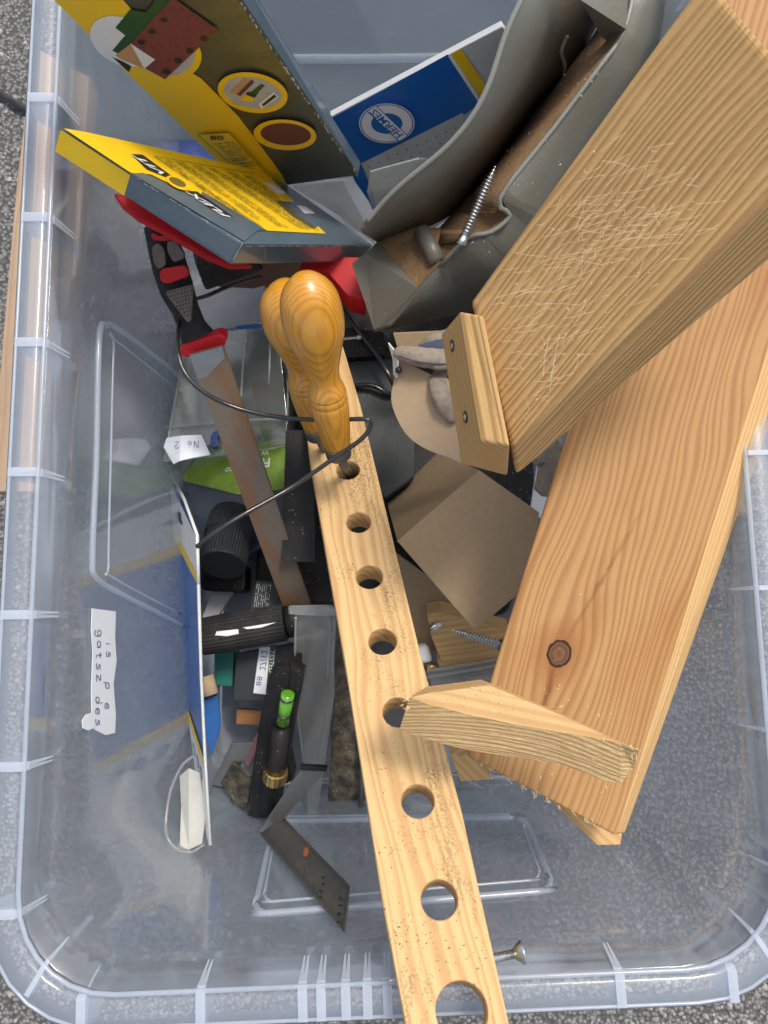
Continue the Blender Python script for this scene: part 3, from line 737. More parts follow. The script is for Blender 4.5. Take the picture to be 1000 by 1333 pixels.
# ------------------------------------------------------------ sandpaper packs
# pack lying across the box
q = para([(80, 167), (317, 317), (486, 319), (351, 224)], .36)
tb = thing('sandpaper_box', 'yellow and slate-grey abrasive box lying tilted with its narrow yellow end against the left rim', 'box', (q[0] + q[2]) / 2)
pb = Plane(q[0], q[1], q[3]); nn = pb.n
o = D(162, 255, (pb.hit(171, 227) - EYE).dot(AX) + .006) - pb.hit(171, 227)
dn = -nn * .018 + (q[2] - q[1]).normalized() * -.001
top = [q[0], q[1], q[2], q[3]]
low = [D(71, 196, (q[0] - EYE).dot(AX) + .009), D(300, 345, (q[1] - EYE).dot(AX) + .010), D(470, 341, (q[2] - EYE).dot(AX) + .012), q[3] + dn]
v = top + low; f = [[0, 1, 2, 3], [7, 6, 5, 4], [0, 4, 5, 1], [1, 5, 6, 2], [2, 6, 7, 3], [3, 7, 4, 0]]
mesh_obj('carton', v, f, MT['box_gray'], tb, frame(q[0], q[1] - q[0], nn), .0016, segs=2)
pr = Print(pb)
Y_, G_, K_, W_ = MT['ink_yellow'], MT['box_gray'], MT['ink_black'], MT['ink_white']
pr.poly([(82, 168), (170, 226), (196, 228), (347, 301), (424, 305), (404, 285), (356, 236), (345, 224), (112, 173)], Y_)
pr.poly([(243, 256), (262, 257), (262, 250), (330, 290), (347, 301), (335, 301), (317, 315), (171, 227), (186, 226)], G_)
pr.poly([(357, 262), (385, 264), (421, 290), (408, 299), (380, 282)], G_)
pr.poly([(343, 239), (353, 239), (373, 253), (362, 254)], W_); pr.poly([(385, 268), (398, 270), (410, 279), (396, 279)], W_)
pr.poly([(170, 202), (185, 203), (222, 230), (215, 232), (190, 222)], K_); pr.poly([(243, 250), (256, 251), (303, 284), (292, 283), (268, 270)], K_)
pr.ell(231, 240, 17, 7, Y_, 25); pr.ell(230, 239, 12, 4.5, MT['ink_type'], 25)
pr.text('FLEX', (300, 285), (249, 252), (-9, -.5), W_, shear=.2, bold=.02); pr.text('VIT', (217, 230), (178, 204), (-9, -.5), W_, shear=.2, bold=.02)
for k in range(6):
    a = (205 + k * 22, 208 + k * 4.2); b_ = (a[0] + 62 + k * 5, a[1] + 46 + k * 3)
    pr.lines_of_type((a[0], a[1]), (min(b_[0] + 40, 400), min(b_[1] + 28, 298)), (14, 2.4), 5, MT['ink_type'], .6, .85)
pr.line((200, 206), (340, 297), .5, K_); pr.line((200, 206), (330, 228), .5, K_)
pr.build('printed_face', tb)
# yellow end of the same pack
pe = Plane(top[0], top[1], low[0])
pr = Print(pe, .0005); pr.poly([(79.5, 168), (170, 227), (162, 254), (72, 196)], Y_); pr.build('yellow_end', tb)
pr = Print(pe, .0006)
for i in range(26):
    t = random.random(); x = 171 + (317 - 171) * t; y = 227 + 90 * t; pr.line((x, y - .3), (x + random.uniform(1, 5), y + random.uniform(.4, 2.6)), random.uniform(.4, 1), MT['worn_edge'], False)
for i in range(10): 
    x = 300 + random.uniform(0, 15); y = 345 - (x - 300) * 1.8; pr.line((x, y), (x + 1.5, y - 4), .9, MT['worn_edge'], False)
pr.build('worn_arris', tb)['kind'] = 'stuff'
pr = Print(Plane(top[1], top[2], low[1]), .0006)
for i in range(40):
    t = random.random(); x = 319 + 165 * t; pr.line((x, 319.5), (x + random.uniform(1, 7), 319.5 + random.uniform(-.2, .5)), random.uniform(.4, 1), MT['worn_edge'], False)
pr.build('worn_edge', tb)['kind'] = 'stuff'

# upright pack "80"
ub = thing('sandpaper_box', 'tall olive and yellow abrasive box printed 80 leaning against the far left corner', 'box', Z(420, 235, .10))
a0 = D(374, 242, .575); a1 = D(467, 228, .560); a2 = D(313, 0, .375); a3 = D(72, 0, .365)
pu = Plane(a0, a1, (a2 + a3) / 2)
fu = [(374, 242), (467, 228), (313, 0), (266, -70), (-30, -70), (72, 0)]
fu = [(322, 249), (467, 228), (246, -100), (-30, -100)]
U = [pu.hit(*p) for p in fu]
sidep = [(470, 212), (262, -100)]
dd = lambda p, x: (p - EYE).dot(AX) + x
low = [U[0] - pu.n * .02, D(470, 211, dd(U[1], .012)), D(276, -100, dd(U[2], .012)), U[3] - pu.n * .02]
mesh_obj('carton', U + low, f, [MT['box_olive'], MT['box_gray']], ub, frame(U[0], U[3] - U[0], pu.n), .0012, [0, 0, 1, 1, 1, 1])
pr = Print(pu)
pr.poly([(-29, -99), (72.5, 1), (155, 83), (238, 165), (323, 248), (374, 240.5), (368, 228), (350, 203), (310, 150), (262, 101), (235, 85), (172, 12), (100, -70), (80, -99)], Y_)
pr.ell(216, 68, 47, 35, Y_, 12); pr.ell(213, 66, 41, 31, MT['ink_grey'], 12); pr.poly([(120, 33), (160, 20), (200, 60), (165, 75)], W_)
pr.ell(160, 52, 45, 30, W_, 25)
pr.poly([(146, 64), (163, 44), (150, 34), (170, 10), (190, 14), (210, -12), (228, -8), (167, 74)], MT['ink_green'])
pr.poly([(160, 78), (171, 84), (168, 92), (146, 72)], K_)
pr.poly([(171, 54), (192, 78), (190, 88), (160, 76), (150, 70)], MT['ink_wood'])
pr.poly([(171, 53), (225, -6), (284, 36), (215, 101), (188, 86)], MT['ink_red_grit'])
pr.poly([(170, 54), (202, 75), (188, 87)], W_)
for (x, y) in ((214, 23), (198, 38), (184, 52), (265, 47), (247, 63), (232, 76), (217, 90)): pr.ell(x, y, 5, 3.2, K_, 10, 14)
pr.ell(329, 117, 46, 26, Y_, 10); pr.ell(329, 117, 38, 20, MT['ink_grey'], 10)
pr.poly([(298, 116), (317, 97), (330, 101), (310, 120)], MT['ink_wood']); pr.poly([(308, 119), (328, 99), (331, 103), (313, 121)], MT['ink_brown'])
pr.poly([(326, 116), (340, 105), (345, 107), (338, 114), (334, 120), (326, 121)], MT['ink_green']); pr.poly([(312, 125), (322, 116), (333, 121), (328, 128), (315, 127)], Y_)
pr.poly([(322, 115), (334, 119), (332, 123), (320, 119)], K_)
pr.poly([(336, 131), (356, 115), (363, 121), (341, 137)], W_); pr.poly([(341, 131), (357, 118), (360, 121), (343, 134)], K_)
pr.ell(371, 171, 41, 20, Y_, 4); pr.ell(372, 170, 33, 14.5, MT['ink_brown'], 4)
pr.poly([(256, 170), (299, 168), (362, 236), (334, 232), (256, 170)], Y_)
for a, b_ in (((257, 170), (298, 168)), ((298, 168), (360, 236)), ((257, 170), (330, 234)), ((291, 203), (326, 199)), ((302, 214), (337, 209))): pr.line(a, b_, .6, MT['ink_type'])
plain('ink_scuff', (.16, .155, .12), .6); plain('ink_crease', (.10, .10, .075), .5)
for i in range(60):
    x = random.uniform(270, 440); y = random.uniform(0, 225)
    if inside(x, y, [(180, 0), (305, 0), (455, 222), (385, 236), (300, 130)]):
        a = random.uniform(0, 3.1); L = random.uniform(3, 16); pr.line((x, y), (x + math.cos(a) * L, y + math.sin(a) * L), random.uniform(.15, .45), random.choice([MT['ink_scuff'], MT['ink_crease']]), False)
pr.text('80', (274, 177), (292, 177), (-1.5, -6), MT['ink_type'], bold=.03)
pr.lines_of_type((300, 200), (325, 197), (-22, -19), 9, MT['ink_type'], .8, .8)
pr.text('93mm', (303, 206), (322, 203), (-1.5, -3), MT['ink_type'], bold=.02); pr.text('x 185mm', (303, 210), (331, 207), (-1.5, -3), MT['ink_type'], bold=.02)
pr.text('6x', (320, 223), (330, 223), (-2, -6), K_, bold=.03)
pr.build('printed_face', ub)
pr = Print(pu, .0009)
for i in range(90):
    t = random.random() ** .8; x = 467 + (246 - 467) * t; y = 228 + (-100 - 228) * t
    pr.line((x - 1, y), (x - 1 - random.uniform(0, 3), y - random.uniform(1, 6)), random.uniform(.4, 1.7), MT['worn_edge'], False)
pr.build('worn_arris', ub)['kind'] = 'stuff'

# blue HERMES pack
hp = [Z(430, 152, .17), Z(652, 35, .225), Z(492, 290, .07)]
ph = Plane(*hp)
hb = thing('sandpaper_pack', 'flat blue and white pack with round HERMES emblem behind the grey trough', 'packet', ph.hit(560, 200))
prism('sleeve', [ph.hit(*p) for p in [(430, 152), (654, 34), (760, 180), (510, 330)]], .006, MT['card_grey'], hb, .0008)
pr = Print(ph, .0004)
pr.poly([(432, 153), (583, 70), (625, 134), (600, 152), (470, 212), (486, 252), (490, 275), (462, 236)], MT['ink_blue'])
pr.poly([(583, 72), (587, 70), (629, 133), (625, 136)], W_); pr.poly([(587, 70), (600, 62), (636, 116), (630, 132)], MT['ink_yellow'])
pr.poly([(600, 62), (654, 35), (668, 60), (640, 110)], MT['card_grey'])
pr.poly([(470, 212), (602, 146), (615, 170), (500, 275), (485, 240)], MT['card_grey'])
for i in range(11):
    for j in range(5):
        x = 480 + i * 12.5 + j * 5; y = 216 - i * 6 + j * 9
        if x + y * .7 < 740: pr.ell(x, y, 1.1, .9, K_, 0, 8)
pr.ell(503, 155, 36, 26, W_, 0); pr.ell(503, 155, 34.5, 24.8, MT['ink_blue'], 0); pr.ell(503, 155, 33, 23.8, W_, 0); pr.ell(503, 155, 20.5, 13.5, MT['ink_blue'], 0)
pr.poly([(477, 139), (489, 131), (531, 171), (519, 179)], MT['ink_blue']); pr.poly([(478.5, 138.6), (488.6, 132), (529.5, 171), (519.5, 177.5)], W_)
pr.text('HERMES', (525, 169), (488, 135.5), (-8.5, 5), MT['ink_blue'], bold=.015)
pr.build('printed_face', hb)
tag(mesh_obj('clear_sleeve', pts([(482, 222, .20), (545, 205, .20), (562, 207, .19), (520, 242, .16), (490, 285, .13), (478, 250, .16)]) , [[0, 1, 2, 3, 4, 5]], MT['clear_edge'], None), 'loose frosted plastic sleeve corner in front of the blue HERMES pack', 'plastic sleeve')
s_ = bpy.data.objects['clear_sleeve'].modifiers.new('t', 'SOLIDIFY'); s_.thickness = .001

# blue pack standing edge-on against the left wall
lp = [Z(222, 612, .215), Z(272, 1100, .10)]
e = pts([(228, 640, .185), (258, 700, .235), (274, 1100, .13), (245, 1060, .02), (228, 870, .04), (224, 700, .06)])
# plane: visible sliver of the face, near edge from (258,700) to (274,1100)
near = [(257, 698, .172), (259, 760, .168), (262, 880, .158), (267, 990, .146), (274, 1102, .134)]
pk = Plane(Z(*near[0]), Z(*near[4]), PL.hit(242, 880) + PL.n * .002)
lb = thing('sandpaper_pack', 'blue and white card pack with euro hanging slot standing edge-on against the left wall', 'packet', pk.hit(255, 1000))
rp_ = [(223, 628), (227, 700), (233, 780), (241, 880), (249, 960), (263, 1060)]
nr = [(256, 698), (258, 760), (262, 880), (266, 960), (269, 1020), (274, 1102)]
def on(t, k):
    "point across (t: 0 wall edge, 1 near edge) and along (k 0..1) the pack"
    u = k * 5; i = min(4, int(u)); u -= i
    a = (rp_[i][0] + (rp_[i + 1][0] - rp_[i][0]) * u, rp_[i][1] + (rp_[i + 1][1] - rp_[i][1]) * u)
    b_ = (nr[i][0] + (nr[i + 1][0] - nr[i][0]) * u, nr[i][1] + (nr[i + 1][1] - nr[i][1]) * u)
    return (a[0] + (b_[0] - a[0]) * t, a[1] + (b_[1] - a[1]) * t)
prism('card_sleeve', [pk.hit(*p) for p in nr + rp_[::-1]], .0012, [MT['card_blue']], lb, 0)
pr = Print(pk, .0005)
W2, B2_, Y2 = MT['card_white'], MT['card_blue'], MT['ink_yellow']
bnd = lambda k0, k1, m: pr.poly([on(0, k0), on(.5, (k0 + k1) / 2 if 0 else k0), on(1, k0), on(1, k1), on(.5, k1), on(0, k1)], m)
bnd(.0, .16, W2); bnd(.16, .20, Y2); bnd(.70, .74, Y2); bnd(.74, 1.0, W2)
for t in (.25, .5, .75): pr.poly([on(t + .07 * math.cos(a * .524), .80 + .022 * math.sin(a * .524)) for a in range(12)], B2_); pr.poly([on(t + .03 * math.cos(a * .524), .80 + .01 * math.sin(a * .524)) for a in range(12)], W2)
pr.poly([(233, 664), (237, 668), (237, 675), (240, 683), (237, 682), (235, 676), (233, 672)], K_)
pr.build('printed_face', lb)
tube('white_card_edge', [D(x, y, dd(pk.hit(x, y), -.001)) for x, y in [(223, 616), (240, 650), (257, 697), (258.5, 760)]], .0012, MT['card_white'], lb, 6)
tube('scuffed_card_edge', [D(x, y, dd(pk.hit(x, y), -.001)) for x, y in [(258.5, 760), (262, 880), (267, 985), (274, 1100)]], .0011, MT['worn_edge'], lb, 6)

# ------------------------------------------------------------ grey plastic trough
tr = thing('grey_trough', 'dirty grey plastic trough with rusty brown floor lying open behind the sawn block', 'trough', Z(600, 320, .08))
Tw = [(700, -60, .295), (684, 0, .29), (655, 34, .282), (650, 72, .275), (634, 125, .264), (592, 185, .248), (530, 234, .228), (502, 258, .216), (470, 300, .2)]
Fw = [(800, -60, .22), (785, 20, .215), (770, 52, .21), (735, 95, .2), (700, 140, .19), (647, 210, .175), (574, 297, .155), (540, 293, .155), (490, 313, .15)]
def strip(name, A, B, mat, th, parent):
    def res(p, n=32):
        L = [0]
        for i in range(1, len(p)): L.append(L[-1] + (p[i] - p[i - 1]).length)
        out = []; j = 0
        for k in range(n):
            t = L[-1] * k / (n - 1)
            while j < len(p) - 2 and L[j + 1] < t: j += 1
            out.append(p[j].lerp(p[j + 1], min(1, (t - L[j]) / max(1e-9, L[j + 1] - L[j]))))
        return out
    sm = (lambda q: q) if name == 'right_flank' else (lambda q: smooth_path(q, 5))
    A = res(sm(pts(A)), 60); B = res(sm(pts(B)), 60)
    if name == 'left_wall':
        for _ in range(40):
            for q in (A, B): q[1:-1] = [(q[i - 1] + q[i] * 2 + q[i + 1]) / 4 for i in range(1, len(q) - 1)]
    v = A + B; n = len(A)
    o = mesh_obj(name, v, [[i, i + 1, n + i + 1, n + i] for i in range(n - 1)], mat, parent, ang=80)
    for p in o.data.polygons: p.use_smooth = True
    s = o.modifiers.new('t', 'SOLIDIFY'); s.thickness = th; s.offset = 0; return o
strip('left_wall', Tw, Fw, MT['trough_grey'], .003, tr)
Rw = [(830, -60, .262), (821, 10, .258), (806, 52, .254), (780, 88, .25), (720, 168, .235), (651, 257, .22), (664, 280, .212), (640, 302, .206), (609, 310, .20)]
strip('rusty_floor', Fw[:7] + [(572, 300, .154)] + [(560, 320, .152)], Rw[:5] + Rw[5:9], MT['trough_rust'], .002, tr)
mesh_obj('front_floor', pts([(490, 313, .15), (540, 293, .16), (574, 297, .156), (609, 311, .188), (574, 345, .175), (545, 376, .165)]), [[0, 1, 5], [1, 4, 5], [1, 2, 4], [2, 3, 4]], MT['trough_rust'], tr)
tube('moulded_ridge', pts([(548, 300, .168), (560, 322, .17), (570, 342, .172)]), .006, MT['trough_grey'], tr, 12)
mesh_obj('front_end', pts([(458, 343, .17), (476, 330, .165), (492, 314, .152), (545, 376, .167), (509, 422, .145), (487, 429, .14)]), [[0, 1, 2, 3, 4, 5]], MT['trough_grey'], tr)
Rr = [(830, -60, .260), (821, 10, .257), (806, 52, .253), (780, 88, .249), (720, 168, .234), (651, 257, .219), (664, 280, .211), (640, 302, .205), (609, 310, .199), (574, 345, .177), (545, 376, .168), (509, 422, .146)]
Rl = [(960, -60, .20), (930, 0, .195), (900, 60, .19), (860, 120, .185), (790, 220, .175), (740, 300, .165), (730, 330, .16), (710, 350, .155), (690, 370, .15), (660, 390, .14), (620, 402, .13), (487, 430, .138)]
strip('right_flank', Rr, Rl, MT['trough_grey'], .003, tr)
tube('rim_edge', smooth_path(pts([(a, b, c + .0008) for a, b, c in Rr[:10]]), 3), .0016, MT['worn_edge'] if 0 else plain('trough_edge', (.24, .245, .215), .4, grime=.3), tr, 8)
LWE = [bpy.data.objects['left_wall'].matrix_basis @ v.co for v in bpy.data.objects['left_wall'].data.vertices[:58]]
tube('rim_edge', [p + Vector((0, 0, .0006)) for p in LWE], .0017, MT['trough_edge'], tr, 8)
mesh_obj('end_wall', pts([(752, -60, .29), (756, 0, .285), (783, 48, .24), (798, 60, .235), (815, 38, .262), (821, -60, .268)]), [[0, 1, 2, 3, 4, 5]], MT['trough_grey'], tr, bevel=0)
tube('scrap_of_string', smooth_path([Plane(*pts([Tw[4], Fw[4], Fw[2]])).hit(x, y) + Vector((0, 0, .002)) for x, y in [(738, 50), (730, 70), (734, 90), (726, 110), (720, 122), (712, 133)]], 5), .0012, MT['cloth'], tr, 6)
pf = Plane(*pts([Fw[5], Rw[4], Rw[5]]))
screw('wood_screw', Z(600, 318, .205), Z(645, 216, .232), .0030, 'long bright screw lying point upward in the grey trough', shank=.1, headr=1.2)
pt_ = Plane(*pts([Fw[1], Fw[5], Rw[3]]))
crumbs('crumbs_in_trough', tr, pt_, [(700, 190, 30), (620, 280, 25), (760, 100, 20), (640, 240, 20)], MT['fibre'], 160, .0007, .001)

# ------------------------------------------------------------ hand tools
# rasp with black and red handle
rp = thing('rasp', 'rusty flat rasp with a black rubber and red plastic handle', 'rasp', Z(330, 620, .13))
hz = lambda y: .235 - (y - 285) * .00022
def hp3(x, y, k=0): return Z(x, y, hz(y) + k)
axis = [(206, 292, 19), (214, 320, 22), (222, 350, 23.5), (231, 378, 23), (241, 402, 19), (250, 424, 19), (258, 440, 24), (262, 448, 27)]
vv = []; seg = 20; Xd = (hp3(262, 448) - hp3(206, 292)).normalized()
path = [hp3(x, y) for x, y, r in axis]; path = smooth_path(path, 4)
rr_ = []
for i in range(len(axis) - 1):
    for k in range(4): rr_.append((axis[i][2] * (1 - k / 4) + axis[i + 1][2] * k / 4) * .00047)
rr_.append(axis[-1][2] * .00047)
camdir = (EYE - path[3]).normalized()
tube('handle', path, rr_, MT['black_rubber'], rp, 22, flat=(camdir, .55))
col = [hp3(257, 446), hp3(262, 452), hp3(264, 458)]
cd = (hp3(294, 442) - hp3(234, 462))
n0 = camdir
o = prism('red_collar', round_poly([hp3(234, 452, .010), hp3(286, 434, .010), hp3(295, 440, .010), hp3(293, 452, .008), hp3(246, 467, .008), hp3(234, 463, .009)], .003, 3), .014, MT['red_plastic'], rp, .002, segs=3)
ph_ = Off(Plane(hp3(206, 292), hp3(250, 430), hp3(240, 290)), .0125)
def inlay(nm, p, mat, t=.004, off=0, rd=.002): prism(nm, round_poly([Off(ph_, off).hit(*a) for a in p], rd, 3), t, MT[mat], rp, .0008)
inlay('red_button', [(208, 350), (238, 345), (245, 350), (244, 360), (218, 370), (208, 366)], 'red_plastic', .006, .0005, .005)
inlay('grip_inset', [(214, 380), (251, 370), (248, 418), (244, 420)], 'grid_rubber')
inlay('grip_inset', [(197, 322), (206, 315), (214, 325), (216, 345), (206, 351), (200, 342)], 'grid_rubber')
inlay('grip_inset', [(217, 314), (228, 313), (240, 330), (238, 337), (226, 342), (218, 328)], 'grid_rubber')
inlay('red_loop', [(196, 302), (208, 308), (222, 304), (228, 312), (212, 314), (198, 312)], 'red_plastic', .004, .0, .002)
# dimples of the grip
dv = []; df = []
for r0 in range(8):
    for c0 in range(9):
        x = 217 + c0 * 3.9 + r0 * .6; y = 382 - c0 * 1.1 + r0 * 5
        if x > 250 - r0 * .2 or x < 216 + r0 * 3.6: continue
        c = ph_.hit(x, y) + ph_.n * .0003; b0 = len(dv); u = Vector((1, 0, 0)); w2 = ph_.n.cross(u).normalized(); u = w2.cross(ph_.n)
        for k in range(6): dv.append(c + u * .0006 * math.cos(k * 1.047) + w2 * .0006 * math.sin(k * 1.047))
        df.append([b0 + k for k in range(6)])
mesh_obj('grip_dimples', dv, df, MT['ink_black'], rp)['kind'] = 'stuff'
bz = lambda y: .215 - (y - 450) * .00035
bt = [Z(246, 462, bz(462)), Z(290, 450, bz(450)), Z(404, 786, bz(786)), Z(370, 794, bz(794))]
prism('blade', bt, .0035, MT['rasp_steel'], rp, .0005, xdir=bt[2] - bt[1])
pbz = Plane(bt[0], bt[1], bt[2]); pr = Print(pbz, .0003)
pr.poly([(247, 463), (289, 451), (293, 466), (270, 490), (258, 494)], MT['steel']); pr.build('bare_shank', rp)

# pear-shaped wooden handles
def awl(label, top_, tip_, rad, group, shaft=None, k=1.0):
    t = thing('pear_handle_tool', label, 'hand tool', top_, group)
    prof = [(0, .0), (.003, .2), (.012, .36), (.03, .52), (.055, .69), (.087, .835), (.12, .92), (.16, .97), (.20, .995), (.234, 1.0), (.27, .985), (.307, .945), (.345, .88), (.38, .805), (.415, .73), (.453, .66), (.49, .59), (.526, .545), (.55, .53), (.57, .53), (.59, .555), (.613, .605), (.635, .645), (.65, .66), (.656, .64), (.663, .663), (.69, .665), (.696, .648), (.703, .668), (.76, .66), (.82, .63), (.88, .59), (.94, .54), (1, .485)]
    prof = [(a, b_ * rad) for a, b_ in prof]
    q2 = []
    for i in range(len(prof) - 1):
        q2.append(prof[i]); q2.append(((prof[i][0] + prof[i + 1][0]) / 2, (prof[i][1] + prof[i + 1][1]) / 2))
    q2 = q2 + [prof[-1]]
    h = lathe('handle', top_, tip_, q2, MT['beech_varnish'], t, 48)
    ax = (tip_ - top_).normalized()
    lathe('ferrule', tip_ - ax * .0005, tip_ + ax * .0095, [(0, rad * .3), (0, rad * .50), (.1, rad * .51), (.85, rad * .47), (1, rad * .38), (1, rad * .1)], MT['ferrule'], t, 32)
    lathe('shaft', tip_ + ax * .008, shaft, [(0, .0032), (1, .0030)], MT['steel_dark'], t, 16)
    return t
awl('varnished pear-shaped handle tool, in front of its twin, with its shaft in a batten hole', D(396, 356, .385), D(439, 580, .470), .0166, 'two pear-shaped varnished wooden handles', D(439, 580, .470).lerp(bpl.hit(453, 613), 1.35))
awl('varnished pear-shaped handle tool mostly hidden behind and left of its twin', D(368, 366, .425), D(412, 555, .50), .0172, 'two pear-shaped varnished wooden handles', D(424, 590, .54))

# wires
def wire(label, p, r, n=8, cat='cable', name='black_cable', group=None, mat='cable_black'):
    return tag(tube(name, smooth_path(pts(p), n), r, MT[mat], None, 10), label, cat, group)
wire('thin glossy black wire hooked round the rasp and looping over the wooden handle', [(340, 360, .16), (300, 372, .17), (272, 384, .185), (250, 392, .19), (236, 412, .205), (231, 445, .232), (238, 480, .236), (262, 508, .232), (300, 528, .225), (350, 541, .222), (400, 546, .225), (450, 546, .236), (476, 546, .24), (483, 553, .238), (470, 572, .236), (430, 600, .234), (380, 634, .232), (320, 668, .24), (285, 690, .242), (256, 712, .238)], .0014)
wire('black cable curling down between the batten and the cardboard flap', [(440, 392, .10), (465, 430, .1), (490, 462, .1), (510, 495, .1), (520, 520, .08)], .0020)
wire('black cable crossing the dark case right of the batten', [(462, 502, .09), (485, 502, .092), (505, 512, .09), (530, 520, .08)], .0020)
wire('black cable draped under the yellow and grey box toward the red case', [(430, 360, .12), (455, 355, .125), (480, 352, .12), (500, 362, .1)], .0024)
wire('black cable standing upright behind the batten', [(493, 430, .07), (496, 470, .075), (497, 520, .07), (490, 560, .06)], .0016)
wire('thin black wire hanging beside the second wooden handle', [(372, 450, .12), (374, 480, .13), (380, 510, .13), (392, 530, .12)], .0014)

# spirit level
lv = thing('spirit_level', 'small black spirit level with a green vial and brass knurled ring', 'spirit level', Z(350, 1050, .03))
prism('level_body', pts([(354, 868, .150), (382, 872, .150), (374, 960, .118), (356, 1062, .062), (341, 1072, .06), (322, 1062, .062), (327, 1010, .082), (339, 930, .12)]), .02, MT['black_plastic'], lv, .0015)
prism('level_side', pts([(378, 868, .155), (394, 881, .153), (383, 940, .125), (376, 985, .105), (382, 1015, .09), (372, 1022, .085), (366, 990, .102), (374, 940, .125)]), .012, MT['black_plastic'], lv, .0012)
lathe('vial', Z(375, 903, .147), Z(368, 941, .132), [(0, .003), (.001, .0046), (.999, .0046), (1, .003)], MT['vial_green'], lv, 20)
for t_ in (.25, .72):
    a_ = Z(376, 898, .150).lerp(Z(367, 943, .134), t_); ax = (Z(367, 943, .134) - Z(376, 898, .150)).normalized()
    lathe('vial_line', a_ - ax * .0003, a_ + ax * .0003, [(0, .0047), (1, .0047)], MT['ink_black'], lv, 20)
lathe('knob_tube', Z(366, 948, .130), Z(353, 1050, .085), [(0, .0065), (.4, .0065), (.45, .0075), (1, .0078)], MT['black_plastic'], lv, 20)
lathe('brass_ring', Z(359.5, 1002, .1125), Z(357.5, 1015, .107), [(0, .0075), (.05, .0088), (.95, .0088), (1, .0075)], MT['brass'], lv, 40, (0, 1))

# folded steel rule
ru = thing('steel_rule', 'bent steel rule with a black-capped upper arm standing by the spirit level', 'rule', Z(400, 1130, .03))
rl = [D(338, 1085, .555), D(369, 1063, .56), D(455, 1152, dd(PF.hit(455, 1152), -.03)), D(448, 1213, dd(PF.hit(448, 1213), -.012))]
rl[0] = Plane(rl[1], rl[2], rl[3]).hit(338, 1085)
print('RULE', [tuple(round(c, 3) for c in p) for p in rl])
prism('graduated_blade', rl, .0014, MT['steel_dark'], ru, .0002, xdir=rl[2] - rl[1])
mesh_obj('bright_blade_edge', [rl[2] + Vector((0, 0, .001)), rl[3] + Vector((0, 0, .001)), D(445, 1212, dd(rl[3], -.0005)), D(452, 1153, dd(rl[2], -.0005))], [[0, 1, 2, 3]], MT['zinc'], ru)
ra = pts([(337, 1083, .090), (352, 1086, .092), (424, 1003, .135), (392, 1001, .135)])
prism('upper_arm', ra, .002, MT['steel'], ru, .0003)
prism('black_end_cap', pts([(391, 997, .138), (426, 999, .138), (425, 1005, .137), (391, 1003, .137)]), .004, MT['black_plastic'], ru, .0006)
pr = Print(Plane(*rl[:3]), .0003)
for i in range(44):
    t = i / 43; x = 345 + (447 - 345) * t; y = 1090 + (1208 - 1090) * t; L = 6 if i % 5 else 11
    pr.line((x, y), (x + .7 * L * .6, y - L), .45, K_, False)
for i in range(44):
    t = i / 43; x = 371 + (452 - 371) * t; y = 1068 + (1154 - 1068) * t; L = 3 if i % 5 else 6
    pr.line((x, y), (x - .6, y + L), .35, K_, False)
pr.text('12', (446, 1180), (446, 1167), (-5, 0), K_); pr.text('13', (444, 1202), (444, 1188), (-5, 0), K_); pr.text('11', (423, 1152), (423, 1142), (-4, 0), K_); pr.text('11', (420, 1170), (420, 1160), (-4, 0), K_)
pr.ell(399, 1110, 3.6, 6.5, MT['rust_spot'], 10); pr.build('graduations', ru)['kind'] = 'stuff'
fs = thing('folded_steel_strip', 'dull brown metal strip folded beside the spirit level', 'metal strip', Z(305, 1030, .03))
prism('strip_arm', pts([(302, 968, .085), (330, 968, .085), (298, 1025, .05), (276, 1022, .05)]), .002, MT['steel'], fs, .0003)
prism('strip_arm', pts([(303, 994, .075), (328, 1012, .07), (320, 1062, .05), (287, 1020, .05)]), .002, MT['mould'], fs, .0003)
tag(prism('slate_offcut', pts([(276, 1022, .04), (300, 1030, .04), (304, 1075, .035), (276, 1088, .035), (272, 1050, .04)]), .004, MT['slate_card'], None, .0008), 'dark slate-coloured offcut standing beside the blue pack at its lower end', 'offcut')

# flat black bar
tag(prism('black_flat_bar', pts([(372, 560, .135), (408, 560, .135), (411, 732, .130), (367, 731, .130)]), .003, MT['black_plastic'], None, .0003), 'flat black metal bar with a worn pale end, between the rasp and the batten', 'metal bar')
# black ribbed grip with torn label
gr = thing('ribbed_grip', 'black ribbed rubber handle with torn white label scraps', 'handle', Z(320, 822, .08))
ga, gb = Z(262, 829, .105), Z(372, 810, .105)
lathe('rubber_sleeve', ga, gb, [(0, .012), (.01, .0138), (.3, .0142), (.7, .0140), (.99, .0138), (1, .012)], MT['black_rubber'], gr, 60, (0, 1))
lathe('sleeve_neck', gb, Z(392, 806, .104), [(0, .012), (1, .011)], MT['black_plastic'], gr, 24)
pg = Off(Plane(ga, gb, Z(300, 850, .105)), .0145)
prism('label_scrap', [pg.hit(*p) for p in [(282, 822), (310, 819), (311, 825), (296, 828), (280, 827)]], .0006, MT['paper'], gr, 0)
prism('label_scrap', [pg.hit(*p) for p in [(316, 817), (360, 810), (340, 817), (322, 819)]], .0006, MT['paper'], gr, 0)

